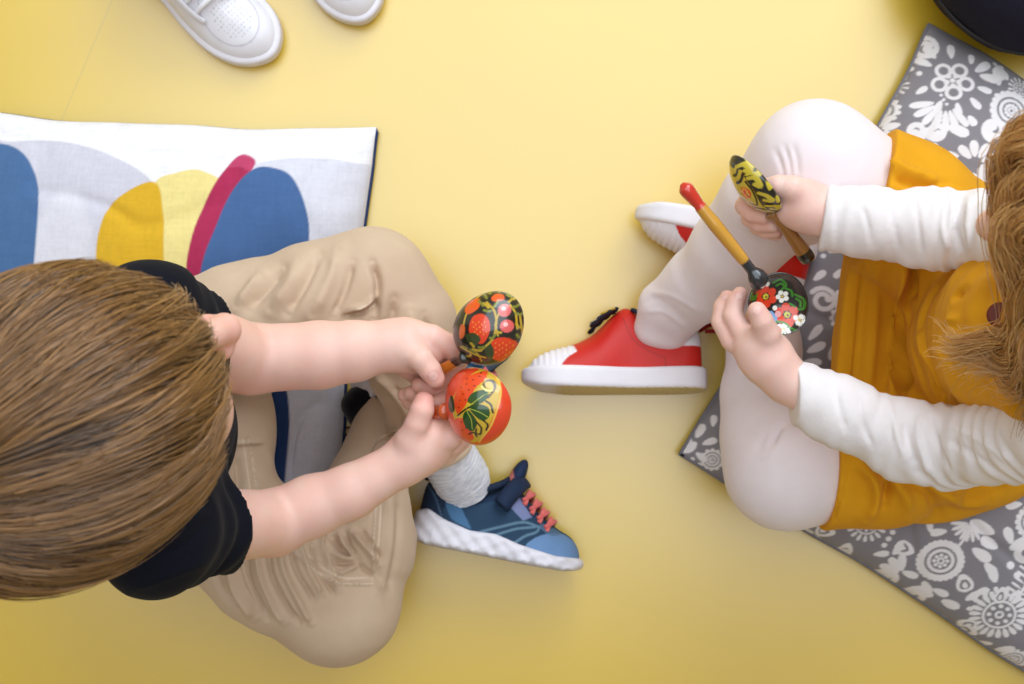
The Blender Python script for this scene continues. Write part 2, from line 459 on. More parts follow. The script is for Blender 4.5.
# ---- cushions
def pillow(corners, n, T, paint, press=(), bottom_step=6, seed=1, pinch=.012, wr=1.0):
    """corners world xy (4, ccw). top sheet n x n, plus its underside; returns V,F,col"""
    c = np.asarray(corners, float)
    u = np.linspace(0, 1, n); U, Vv = np.meshgrid(u, u, indexing='ij')
    def build(U, Vv, top):
        a = 2 * U - 1; b = 2 * Vv - 1
        ua = U + 0; vb = Vv + 0
        pu = pinch * (1 - b ** 2) * a / .5; pv = pinch * (1 - a ** 2) * b / .5     # sides bow inwards, corners stay out
        x = ((1 - U) * (1 - Vv))[..., None] * c[0] + (U * (1 - Vv))[..., None] * c[1] + (U * Vv)[..., None] * c[2] + ((1 - U) * Vv)[..., None] * c[3]
        ex = (c[1] - c[0]); ex /= np.linalg.norm(ex); ey = (c[3] - c[0]); ey /= np.linalg.norm(ey)
        ns = vnoise(U * 9, Vv * 9, seed=seed) * .004
        x = x - ex * (pu * 1.0 + ns * .6 * a * a)[..., None] - ey * (pv + .6 * vnoise(U * 7, Vv * 7, seed=seed + 8) * .004 * b * b)[..., None]
        edge = np.minimum(np.minimum(U, 1 - U), np.minimum(Vv, 1 - Vv))
        h = ((1 - np.abs(a) ** 3.0) * (1 - np.abs(b) ** 3.0)) ** .55
        return x, h, edge
    x, h, e = build(U, Vv, True)
    z = .016 + T * h
    for p, r, dz in press:
        d = np.hypot(x[..., 0] - p[0], x[..., 1] - p[1]); z -= dz * np.exp(-(d / r) ** 2) * h
    # creases
    cr = np.abs(vnoise(U * 7 + vnoise(U * 4, Vv * 4, seed=seed + 3) * 1.2, Vv * 7 + 5, seed=seed + 1))
    z += wr * (.004 * vnoise(U * 6, Vv * 6, seed=seed) - .0035 * np.exp(-(cr / .12) ** 2)) * np.clip(h * 1.2, 0, 1)
    z += wr * .0022 * vnoise(U * 26, Vv * 3, seed=seed + 5) * np.exp(-(np.minimum(Vv, 1 - Vv) / .07)) * np.clip(h * 3, 0, 1)
    z += wr * .0022 * vnoise(U * 3, Vv * 26, seed=seed + 6) * np.exp(-(np.minimum(U, 1 - U) / .07)) * np.clip(h * 3, 0, 1)
    z = np.maximum(z, .012)
    top = np.dstack([x, z]).reshape(-1, 3)
    i = np.arange(n * n).reshape(n, n)
    F = np.stack([i[:-1, :-1], i[1:, :-1], i[1:, 1:], i[:-1, 1:]], -1).reshape(-1, 4)
    col = paint(top)
    nb = n // bottom_step * bottom_step
    ub = np.linspace(0, 1, n // bottom_step); Ub, Vb = np.meshgrid(ub, ub, indexing='ij')
    xb, hb, eb = build(Ub, Vb, False)
    zb = np.maximum(.0155 - .04 * hb, .002)
    bot = np.dstack([xb, zb]).reshape(-1, 3)
    m = len(ub); ib = np.arange(m * m).reshape(m, m)
    Fb = np.stack([ib[:-1, 1:], ib[1:, 1:], ib[1:, :-1], ib[:-1, :-1]], -1).reshape(-1, 4)
    return top, F, col, bot, Fb
def seam_ring(top, n, off, r, k=4):
    i = np.arange(n * n).reshape(n, n)
    ring = np.concatenate([i[:-1:k, 0], i[-1, :-1:k], i[:0:-k, -1], i[0, :0:-k]])
    P = top[ring]; P = np.vstack([P, P[:2]])
    return tube(P, r, 6, cap=False)

# blue, mustard and crimson ovals on white linen
A = lambda *p: [q for q in p]
def pxy(V):
    s = FPX / (CAMZ - V[:, 2]); return V[:, 0] * s + 512, 342 - V[:, 1] * s
def flat_px(V, z0):
    """photo coordinates of the cloth printed flat at height z0"""
    s = FPX / (CAMZ - z0); return V[:, 0] * s + 512, 342 - V[:, 1] * s
def paint_ovals(V):
    X, Y = flat_px(V, .05)
    c = np.tile(lin((236, 234, 238)), (len(V), 1))
    def lay(c, d, col, a=1, w=.8): return mix(c, lin(col), a * sm(w, -w, d))
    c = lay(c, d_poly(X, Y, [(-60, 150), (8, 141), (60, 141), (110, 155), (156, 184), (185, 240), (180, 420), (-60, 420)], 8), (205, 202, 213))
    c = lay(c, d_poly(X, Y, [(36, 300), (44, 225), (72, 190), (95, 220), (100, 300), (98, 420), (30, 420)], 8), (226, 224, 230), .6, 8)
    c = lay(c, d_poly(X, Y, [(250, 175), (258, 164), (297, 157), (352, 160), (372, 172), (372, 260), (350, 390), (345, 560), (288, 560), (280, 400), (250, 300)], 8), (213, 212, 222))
    c = lay(c, d_poly(X, Y, [(152, 250), (156, 188), (178, 174), (205, 172), (230, 200), (228, 320), (200, 420), (160, 420)], 8), (232, 214, 140))
    c = lay(c, d_poly(X, Y, [(102, 275), (108, 222), (124, 198), (155, 183), (166, 205), (169, 275), (165, 420), (108, 420)], 8), (216, 170, 40))
    c = lay(c, d_poly(X, Y, [(-60, 170), (-30, 146), (5, 144), (30, 160), (43, 195), (43, 240), (36, 300), (10, 420), (-60, 420)], 8), (74, 108, 152))
    cr = d_poly(X, Y, [(190, 290), (193, 255), (204, 214), (222, 176), (240, 155), (255, 160), (252, 172), (236, 196), (220, 230), (206, 278), (200, 320), (190, 320)], 8)
    c = lay(c, cr, (172, 44, 84))
    c = lay(c, np.maximum(cr, d_line(X, Y, [(222, 150), (245, 150), (262, 158)]) - 18), (205, 80, 118), .55)
    c = lay(c, d_poly(X, Y, [(200, 320), (206, 268), (219, 230), (234, 192), (254, 170), (273, 168), (293, 178), (307, 211), (309, 246), (300, 330), (250, 400), (205, 400)], 8), (70, 102, 150))
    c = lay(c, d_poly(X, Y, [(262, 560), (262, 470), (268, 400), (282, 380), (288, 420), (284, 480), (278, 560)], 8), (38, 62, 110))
    th = vnoise(X * .9, Y * .06) * .5 + vnoise(X * .06, Y * .9, seed=4) * .5 + .5 * vnoise(X * .5, Y * .5, seed=9)   # linen threads
    return np.clip(c * (1 + .07 * th[:, None]), 0, 1)
z0 = .02
cs = [W(-92, 562, z0)[:2], W(334, 575, z0)[:2], W(378, 127, z0)[:2], W(-70, 106, z0)[:2]]
root_c = np.mean(cs, 0)
root = thing('cushion', 'white linen cushion with blue, mustard and crimson ovals, under the boy', 'cushion', (*np.mean(cs, 0), 0), 'floor cushions')
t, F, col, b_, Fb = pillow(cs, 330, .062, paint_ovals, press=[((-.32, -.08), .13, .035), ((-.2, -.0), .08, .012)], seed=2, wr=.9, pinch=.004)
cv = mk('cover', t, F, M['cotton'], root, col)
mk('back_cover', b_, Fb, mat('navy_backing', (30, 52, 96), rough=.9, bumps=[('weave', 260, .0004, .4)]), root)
v, f = seam_ring(t, 330, 0, .0034); v[:, 2] = np.maximum(v[:, 2] - .010, .0036); v[:, :2] = root_c + (v[:, :2] - root_c) * .992
pv = mk('piping', v, f, mat('navy_piping', (24, 52, 104), rough=.8), root)

# grey floral cushion
def paint_floral(V):
    X, Y = flat_px(V, .05)
    g = lin((136, 132, 138)); c = np.tile(g, (len(V), 1))
    D = np.full(len(V), 1e3)
    def region(cx, cy, r): return np.nonzero((np.abs(X - cx) < r) & (np.abs(Y - cy) < r))[0]
    def U(cx, cy, r, fn):
        m = region(cx, cy, r)
        if len(m): D[m] = np.minimum(D[m], fn(X[m], Y[m]))
    def cut(cx, cy, r, fn):
        m = region(cx, cy, r)
        if len(m): D[m] = np.maximum(D[m], -fn(X[m], Y[m]))
    def drop(cx, cy, L, w, a, hollow=0):
        U(cx, cy, L * 1.3 + 4, lambda x, y: d_drop(x, y, cx, cy, L, w, a))
        if hollow:
            ca, sa = math.cos(math.radians(a)), math.sin(math.radians(a))
            cut(cx, cy, L * 1.3 + 4, lambda x, y: d_drop(x, y, cx + ca * L * .3, cy + sa * L * .3, L * .55, w * hollow, a))
            U(cx, cy, L * 1.3 + 4, lambda x, y: d_drop(x, y, cx + ca * L * .45, cy + sa * L * .45, L * .34, w * hollow * .5, a))
    def dot(cx, cy, r): U(cx, cy, r + 3, lambda x, y: np.hypot(x - cx, y - cy) - r)
    def ring(cx, cy, r, w): U(cx, cy, r + w + 3, lambda x, y: np.abs(np.hypot(x - cx, y - cy) - r) - w)
    def medal(cx, cy, r, n=18, toothed=True, inner=9):
        for i in range(n):
            a = 360 / n * i
            px, py = cx + math.cos(math.radians(a)) * r * .86, cy + math.sin(math.radians(a)) * r * .86
            if toothed: dot(px, py, r * .15)
            else: drop(cx + math.cos(math.radians(a)) * r * .62, cy + math.sin(math.radians(a)) * r * .62, r * .42, r * .12, a)
        if toothed: ring(cx, cy, r * .77, r * .09); ring(cx, cy, r * .5, r * .075)
        else: ring(cx, cy, r * .55, r * .045)
        for i in range(inner): 
            a = 360 / inner * i; q = r * (.27 if toothed else .36)
            dot(cx + math.cos(math.radians(a)) * q, cy + math.sin(math.radians(a)) * q, r * .085)
        ring(cx, cy, r * .12, r * .045)
    def rosette(cx, cy, r, rot=0):
        for i in range(5):
            a = rot + 72 * i
            px, py = cx + math.cos(math.radians(a)) * r * .62, cy + math.sin(math.radians(a)) * r * .62
            U(px, py, r * .5, lambda x, y: np.abs(np.hypot(x - px, y - py) - r * .30) - r * .085)
            dot(cx + math.cos(math.radians(a)) * r * .28, cy + math.sin(math.radians(a)) * r * .28, r * .13)
        dot(cx, cy, r * .12)
    def fan(cx, cy, a0, a1, n, r0, L, w):
        for i in range(n):
            a = a0 + (a1 - a0) * i / max(n - 1, 1)
            drop(cx + math.cos(math.radians(a)) * r0, cy + math.sin(math.radians(a)) * r0, L, w, a)
    def scroll(cx, cy, r, a0, w, sgn=1, turns=1.35):
        P = [(cx + r * (1 - .62 * t) * math.cos(math.radians(a0) + sgn * turns * 2 * math.pi * t), cy + r * (1 - .62 * t) * math.sin(math.radians(a0) + sgn * turns * 2 * math.pi * t)) for t in np.linspace(0, 1, 22)]
        U(cx, cy, r + w + 4, lambda x, y: d_line(x, y, P, 1) - w)
        dot(*P[-1], w * 1.5)
    def stem(P, w=1.3):
        P = np.array(P, float); c0 = P.mean(0); R = np.abs(P - c0).max() + w + 4
        U(c0[0], c0[1], R, lambda x, y: d_line(x, y, P, 5) - w)
    # --- top piece
    scroll(934, 42, 13, 200, 2.6, 1); dot(920, 62, 3); dot(926, 69, 2.6); dot(914, 70, 2.6)
    rosette(955, 79, 21, 20); fan(955, 79, 20, 120, 4, 24, 15, 4.5)
    drop(938, 62, 17, 5, 215); drop(942, 54, 17, 5.5, 240); drop(957, 55, 16, 5, 275)
    drop(978, 70, 20, 6, -30); drop(982, 74, 22, 6, 15); drop(975, 62, 12, 4, -75)
    fan(946, 101, 55, 175, 7, 10, 23, 4.6); dot(945, 99, 1.6); dot(947, 104, 1.6); dot(943, 94, 1.6)
    drop(900, 112, 16, 5, 150); drop(904, 122, 15, 5, 170)
    medal(890, 103, 17, 14); medal(905, 78, 12, 12, False)
    scroll(918, 130, 9, 0, 2.8, 1); scroll(935, 132, 9, 180, 2.8, -1); drop(945, 127, 22, 7, 25); drop(966, 117, 12, 5, 60)
    stem([(900, 145), (917, 150), (934, 158)], 1.4)
    for q in (0, 1, 2): drop(908 + q * 10, 147 + q * 4, 13, 3.6, -60); drop(908 + q * 10, 147 + q * 4, 13, 3.6, 110)
    fan(888, 122, 60, 150, 4, 5, 15, 4); drop(868, 120, 15, 5, 20, .5); drop(880, 137, 12, 4, 60)
    medal(1009, 112, 22, 20, True, 11); medal(1024, 88, 14, 14, False)
    scroll(990, 132, 11, 120, 3.0, 1); scroll(1004, 72, 8, 30, 2.4, -1)
    fan(970, 165, -130, 60, 6, 6, 17, 5.5); drop(955, 158, 14, 5, 190)
    drop(1000, 85, 14, 5, -80); drop(1012, 62, 12, 4, 160); dot(996, 96, 2.5); dot(1002, 60, 2.5)
    fan(985, 190, 150, 280, 5, 8, 16, 5); medal(962, 195, 14, 12); ring(1020, 150, 10, 2); dot(1020, 150, 4)
    drop(925, 172, 15, 4.5, 10); drop(928, 160, 18, 4.5, 30); drop(945, 180, 14, 4.5, -20)
    # --- strip between the skirt and the spoon
    drop(812, 262, 15, 5, -80); drop(816, 280, 15, 4.5, -40); scroll(824, 300, 13, 220, 2.4, 1); drop(838, 290, 16, 5, 95)
    drop(806, 352, 20, 5.5, -25); drop(808, 340, 20, 5, -48); drop(802, 362, 18, 5, 0); drop(832, 345, 16, 5, 100)
    medal(843, 318, 14, 12); scroll(812, 376, 10, 0, 2.4); scroll(828, 384, 8, 180, 2.2, -1); drop(800, 320, 14, 4.5, -100); drop(796, 372, 10, 4, 140)
    for q in range(5): dot(806 + q * 7, 250 + (q % 2) * 5, 2.4)
    # --- left corner
    scroll(690, 446, 9, 0, 2.2); drop(700, 440, 16, 5, -60); drop(706, 446, 15, 4.5, -20); drop(700, 455, 14, 4.5, 40); medal(716, 462, 12, 12)
    drop(716, 428, 12, 4, -80); dot(704, 468, 2.6); dot(712, 477, 2.6); dot(697, 462, 2.2)
    # --- bottom piece
    medal(866, 524, 18, 16, False, 8); drop(838, 535, 18, 9, 190, .6); drop(852, 545, 20, 9, 95, .6); drop(842, 528, 16, 8, 215, .5)
    for i in range(6): dot(884 + i * 3, 545 - i * 7, 2.6)
    medal(937, 559, 22, 26, True, 8); drop(912, 552, 20, 10, 205, .62); drop(958, 572, 20, 10, 70, .62)
    fan(905, 575, 170, 260, 4, 3, 19, 5); drop(905, 573, 16, 5, 20); drop(925, 582, 17, 5.5, 60); drop(935, 590, 16, 5, 25)
    scroll(893, 585, 12, 160, 3, 1); scroll(923, 602, 12, -20, 3, -1); stem([(898, 597), (910, 602), (916, 596)], 2)
    for q in range(7): dot(905 + q * 3.4, 594 + q * 4.2, 1.9)
    drop(965, 545, 22, 7, 35); drop(985, 530, 26, 8.5, 205); drop(990, 545, 20, 7, -150); drop(978, 560, 16, 6, 45); drop(1002, 540, 18, 6, -110)
    stem([(962, 525), (955, 538), (948, 548)]); fan(962, 520, 60, 180, 7, 2, 17, 2.4)
    medal(998, 614, 26, 22, False, 8); ring(998, 614, 14.5, 1.1); fan(998, 614, 190, 300, 6, 24, 7, 3)
    stem([(1008, 600), (1018, 585), (1024, 568)], 1.6)
    for q in range(6): drop(1010 + q * 2.4, 597 - q * 5.6, 12, 1.7, 0); drop(1010 + q * 2.4, 597 - q * 5.6, 12, 1.7, 215)
    scroll(1016, 548, 13, 200, 3.4, 1); dot(1003, 562, 4); dot(1010, 572, 3.4); drop(990, 580, 15, 6, 250); drop(998, 584, 18, 7, 100, .6)
    medal(1022, 518, 18, 18, True, 9)
    drop(945, 602, 18, 6, 25); drop(965, 600, 14, 5, -40); drop(972, 592, 14, 5, -20); drop(965, 625, 17, 8, 20, .6); drop(985, 640, 20, 8, 200, .6)
    drop(955, 622, 14, 5, 120); drop(962, 634, 15, 5, 70); drop(975, 645, 15, 5, 20); drop(1000, 648, 15, 5, 160); drop(1004, 655, 16, 6, -10); medal(1022, 665, 13, 12)
    drop(830, 548, 13, 4.5, 210); drop(858, 562, 13, 4.5, 220); drop(872, 570, 12, 4.5, 190); drop(876, 556, 14, 4.5, -10); drop(884, 605, 12, 4, 200); drop(820, 538, 10, 4, 200)
    drop(890, 562, 17, 5.5, 15); drop(893, 555, 15, 5, -60); drop(940, 528, 16, 5, 170); drop(925, 530, 12, 4, -100); drop(1010, 500, 16, 5, 170)
    drop(918, 618, 12, 4, 30); drop(935, 625, 12, 4, 60); drop(948, 640, 12, 4, 30); drop(990, 665, 12, 4, 40); drop(1012, 680, 12, 4, 60)
    # --- the rest of the cloth, under the child and beyond the frame
    r2 = np.random.default_rng(3)
    for i in range(90):
        cx, cy = r2.uniform(700, 1420), r2.uniform(30, 800)
        if (cx < 1040 and (cy < 205 or cy > 485)) or (cx < 860 and 240 < cy < 500): continue
        t = i % 4
        if t == 0: medal(cx, cy, 20, 18, i % 8 == 0)
        elif t == 1: fan(cx, cy, r2.uniform(0, 360), r2.uniform(360, 500), 6, 5, 20, 5)
        elif t == 2: scroll(cx, cy, 13, r2.uniform(0, 360), 3)
        else: rosette(cx, cy, 20, r2.uniform(0, 72))
    r3 = np.random.default_rng(5)
    for i in range(700):                       # small leaves and dots fill the gaps
        cx, cy = r3.uniform(680, 1060), r3.uniform(25, 690)
        m = region(cx, cy, 9)
        if len(m) > 30 and D[m][np.hypot(X[m] - cx, Y[m] - cy) < 8].min() > 1.0:
            if i % 4: 
                a = r3.uniform(0, 360); drop(cx - 6 * math.cos(math.radians(a)), cy - 6 * math.sin(math.radians(a)), 12, 4, a)
            else: dot(cx, cy, 3.2)
    c = mix(c, lin((234, 230, 232)), sm(.55, -.55, D))
    return c
cs = [W(678, 455, z0)[:2], W(1110, 732, z0)[:2], W(1362, 262, z0)[:2], W(932, 22, z0)[:2]]
root = thing('cushion', 'grey cushion with white floral print, under the girl in mustard', 'cushion', (*np.mean(cs, 0), 0), 'floor cushions')
t, F, col, b_, Fb = pillow(cs, 440, .072, paint_floral, press=[((.42, .03), .14, .03), ((.3, -.1), .07, .01)], seed=11, pinch=.004, wr=.9)
mk('cover', t, F, M['cotton'], root, col)
mk('back_cover', b_, Fb, mat('grey_backing', (110, 107, 114), rough=.9, bumps=[('weave', 260, .0004, .4)]), root)
v, f = seam_ring(t, 440, 0, .0022)
mk('seam', v, f, mat('grey_seam', (120, 117, 124), rough=.9), root)

# dark rounded pouf in the top right corner
# a thin brown elastic loop lying on the floor beside the cushion
def elastic():
    c0 = W(351, 431, .002); t = np.linspace(0, 2 * math.pi, 40)
    P = np.stack([c0[0] + .0075 * np.cos(t) + .0012 * np.sin(3 * t), c0[1] + .0045 * np.sin(t) + .001 * np.cos(2 * t), .0022 + .0008 * np.sin(2 * t)], 1)
    v, f = tube(P, .0011, 8, cap=False)
    o = mk('hair_elastic', v, f, mat('brown_elastic', (96, 62, 24), rough=.8)); o['label'] = 'small thin brown elastic loop on the floor beside the oval patterned cushion'; o['category'] = 'hair tie'
elastic()
def pouf():
    c0 = W(1037, -62, .06); R = .112
    root = thing('floor_pouf', 'round black and navy pouf in the corner beside the grey cushion', 'pouf', (c0[0], c0[1], 0))
    t = np.linspace(0, math.pi, 20); prof = [(R * math.sin(a) ** .6 * 1.0, .065 - .064 * math.cos(a)) for a in t]
    V = []; n = 64
    for r, z in prof:
        for j in range(n):
            a = 2 * math.pi * j / n
            V.append((c0[0] + r * math.cos(a) * (1 + .01 * math.sin(a * 9)), c0[1] + r * math.sin(a) * (1 + .01 * math.sin(a * 9)), z))
    F = [(i * n + j, i * n + (j + 1) % n, (i + 1) * n + (j + 1) % n, (i + 1) * n + j) for i in range(len(prof) - 1) for j in range(n)]
    mk('cover', V, F, mat('navy_black', (22, 22, 38), rough=.8, spec=.2, bumps=[('noise', 40, .004, .4)]), root)
    P = [(c0[0] + (R + .0005) * math.cos(a), c0[1] + (R + .0005) * math.sin(a), .065) for a in np.linspace(0, 2 * math.pi, 65)]
    v, f = tube(P, .0022, 8, cap=False); mk('piping', v, f, mat('black_piping', (10, 10, 14), rough=.6), root)
pouf()
def frame(ex, up):
    ex = np.asarray(ex, float); ex /= np.linalg.norm(ex)
    up = np.asarray(up, float); up = up - ex * (up @ ex); up /= np.linalg.norm(up)
    return ex, up, np.cross(ex, up)
def mat4(ex, ey, ez, o):
    m = np.eye(4); m[:3, 0] = ex; m[:3, 1] = ey; m[:3, 2] = ez; m[:3, 3] = o
    return m

# ------------------------------------------------------------- painted wooden spoons
def spoon(label, center, hdir, opening, a, b, depth, paint_out, paint_in, hL, hprof, hbands, bend=0.0, facets=14, side=0.0):
    """hprof [(s,r)], hbands [(s_end, rgb)] along the handle from the bowl"""
    hd, nz, _ = frame(hdir, opening)
    ex = -hd; ez = nz; ey = np.cross(ez, ex)
    Mx = mat4(ex, ey, ez, np.asarray(center, float))
    root = thing('wooden_spoon', label, 'spoon', tuple(center), 'painted wooden spoons')
    nr, nt = 64, 150
    th = np.linspace(0, 2 * math.pi, nt, endpoint=False)
    rows, cols = [], []
    def ringv(r, sc, dz, dp):
        w = b * (1 - .10 * np.cos(th)) * sc
        x = a * sc * r * np.cos(th); y = w * r * np.sin(th)
        z = -dp * (max(0, 1 - r * r)) ** .62 + dz + np.zeros(nt)
        return np.stack([x, y, z], 1)
    rs = np.sin(np.linspace(0, math.pi / 2, nr))
    for r in rs[1:]:
        v = ringv(r, 1, 0, depth); rows.append(v); cols.append(paint_out(v[:, 0], v[:, 1]))
    v = ringv(1, .985, .0012, depth); rows.append(v); cols.append(paint_out(v[:, 0], v[:, 1]))
    v = ringv(1, .955, .0012, depth); rows.append(v); cols.append(paint_in(v[:, 0], v[:, 1]))
    for r in rs[1:][::-1]:
        v = ringv(r, .93, 0.0, depth - .0035); rows.append(v); cols.append(paint_in(v[:, 0], v[:, 1]))
    m = len(rows); V = np.vstack(rows); K = np.vstack(cols)
    F = [(i * nt + j, (i + 1) * nt + j, (i + 1) * nt + (j + 1) % nt, i * nt + (j + 1) % nt) for i in range(m - 1) for j in range(nt)]
    V = np.vstack([V, [[0, 0, -depth]], [[0, 0, -depth + .0035]]]); K = np.vstack([K, K[:1], K[-1:]])
    o1, o2 = len(V) - 2, len(V) - 1
    for j in range(0, nt, 2):
        F.append((o1, j, (j + 1) % nt, (j + 2) % nt)); q = (m - 1) * nt
        F.append((o2, q + (j + 2) % nt, q + (j + 1) % nt, q + j))
    mk('bowl', xf(V, Mx), F, M['lacquer'], root, K)
    s = np.linspace(0, hL, 70); R = np.interp(s, [p[0] for p in hprof], [p[1] for p in hprof])
    P = np.stack([-a * .93 - s, side * s, -.004 * np.exp(-s / .008) + bend * s], 1)
    Vh, Fh = tube(P, R, facets)
    kh = np.tile(lin(hbands[-1][1]), (len(Vh), 1)); d = -a * .93 - Vh[:, 0]
    for e, c in hbands[::-1]:
        kh[d <= e] = lin(c)
    cut = hbands[-2][0] if len(hbands) > 2 else None
    mk('handle', xf(Vh, Mx), Fh, M['lacquer'], root, kh)
    return root, Mx

def to_local(Mx, px, py, shp=None):
    """photo point -> local x,y on the bowl (shp = half length, half width, depth of its convex side)"""
    o = np.array([0, 0, CAMZ]); d = np.array([(px - 512.) / FPX, -(py - 342.) / FPX, -1.])
    R = Mx[:3, :3]; c = Mx[:3, 3]; n = R[:, 2]
    z = 0.
    for _ in range(12):
        t = ((c + n * z - o) @ n) / (d @ n)
        p = o + d * t - c
        x, y = p @ R[:, 0], p @ R[:, 1]
        if shp is None: break
        r2 = (x / shp[0]) ** 2 + (y / shp[1]) ** 2
        z = .5 * z - .5 * shp[2] * max(0, 1 - r2) ** .62
    return x, y

def motif_painter(Mx, base, motifs, sc, shp=None):
    """motifs in photo coordinates baked once to the bowl's own coordinates. sc = metres per photo px"""
    L = []
    for mo in motifs:
        kind, pts, w, col = mo[:4]
        L.append((kind, np.array([to_local(Mx, *p, shp) for p in pts]), w * sc, lin(col), mo[4:] ))
    def f(x, y):
        c = np.tile(lin(base), (len(x), 1))
        for kind, P, w, col, ex in L:
            if kind == 'line': d = d_line(x, y, P, 5) - w
            elif kind == 'poly': d = d_poly(x, y, P, 5)
            elif kind == 'dot': d = np.min([np.hypot(x - p[0], y - p[1]) for p in P], 0) - w
            elif kind == 'ring': d = np.abs(np.hypot(x - P[0, 0], y - P[0, 1]) - w) - ex[0] * sc
            elif kind == 'rim': d = ex[0] - np.sqrt((x / ex[1]) ** 2 + (y / ex[2]) ** 2); d = d * .02
            c = mix(c, col, sm(.00022, -.00022, d))
        return c
    return f
plain = lambda col: (lambda x, y: np.tile(lin(col), (len(x), 1)))

def fr(center, hdir, opening):
    hd, nz, _ = frame(hdir, opening); ex = -hd
    return mat4(ex, np.cross(nz, ex), nz, np.asarray(center, float))
K3 = 3.42
def q(*p): return [(370 + x / K3, 270 + y / K3) for x, y in p]
SIDE_A = -.42
# spoon A: black ground with strawberries
cA, hA, oA = W(489.5, 327.5, .292), (-.60, -.76, -.16), (.12, .05, -1)
MA = fr(cA, hA, oA)
gold = (196, 160, 44); gr = (52, 66, 30); rd = (226, 62, 20)
mA = [('line', q((318, 200), (330, 150), (365, 95), (420, 66), (470, 75)), .9, gold),
      ('line', q((512, 150), (520, 220), (505, 290), (450, 325)), .8, gold),
      ('poly', q((338, 200), (352, 160), (385, 150), (408, 175), (408, 215), (385, 252), (350, 240)), 1, rd),
      ('poly', q((410, 262), (430, 235), (470, 232), (505, 250), (505, 285), (470, 312), (425, 305)), 1, rd),
      ('poly', q((325, 130), (345, 105), (372, 98), (374, 125), (350, 146), (330, 150)), 1, (232, 90, 24)),
      ('poly', q((415, 95), (430, 82), (455, 85), (458, 100), (438, 108), (420, 106)), 1, (236, 92, 26)),
      ('poly', q((306, 205), (314, 185), (325, 195), (322, 225), (308, 235)), 1, (214, 96, 30)),
      ('poly', q((326, 222), (350, 215), (368, 222), (378, 240), (355, 262), (335, 245)), 1, gr),
      ('poly', q((392, 262), (412, 252), (424, 275), (420, 300), (400, 296)), 1, gr),
      ('dot', q((460, 138)), 6.2, (222, 104, 100)), ('dot', q((468, 192)), 6.4, (224, 96, 92)),
      ('dot', q((456, 132), (464, 186)), 2.2, (244, 190, 186)),
      ('line', q((398, 110), (425, 140), (432, 185), (420, 235), (385, 270)), 1.0, gold),
      ('line', q((440, 150), (428, 190), (438, 225)), .8, gold), ('line', q((480, 120), (498, 150), (503, 200)), .9, gold),
      ('line', q((310, 262), (350, 285), (395, 300)), .8, gold), ('line', q((350, 268), (372, 292), (382, 312)), .7, gold)]
for (x, y, ax, ay) in [(405, 128, -14, -12), (412, 140, -18, -2), (386, 122, -12, -14), (425, 125, 10, -16), (475, 108, 14, -10), (490, 128, 16, -8), (498, 148, 15, 2), (430, 205, 14, 8), (428, 222, -14, 10),
                       (392, 262, -16, 2), (380, 275, -18, -2), (360, 282, -14, -8), (440, 74, 8, -6), (470, 84, 14, 4), (500, 185, 12, 10), (502, 222, 10, 8), (355, 262, -8, -10), (330, 268, -10, -6), (398, 96, -8, -12), (410, 80, -10, -8), (345, 290, -12, 4), (480, 322, -16, 4)]:
    mA.append(('line', q((x, y), (x + ax * .6, y + ay * .8 + 2), (x + ax * 1.25, y + ay * 1.1)), 1.25, (188, 156, 40) if (x + y) % 2 else (126, 128, 40)))
for k in range(5): 
    for r in range(3): mA.append(('dot', q((352 + k * 10 + r * 3, 178 + r * 17 + (k % 2) * 8)), .6, (250, 170, 60)))
for k in range(6): 
    for r in range(3): mA.append(('dot', q((430 + k * 12, 250 + r * 16 + (k % 2) * 7)), .6, (250, 170, 60)))
pa = motif_painter(MA, (26, 26, 16), mA, 1 / 1290, (.0308, .0262, .0185))
spoon('black painted spoon with red strawberries and pink berries, upper one held by the boy', cA, hA, oA, .0308, .0262, .0185, pa, plain((170, 60, 24)),
      .042, [(0, .006), (.006, .0042), (.012, .0042), (.03, .0056), (.036, .0060), (.04, .0052), (.042, .002)], [(.013, (34, 28, 16)), (.07, (206, 116, 28)), (.09, (190, 50, 20))], side=SIDE_A, bend=.75)
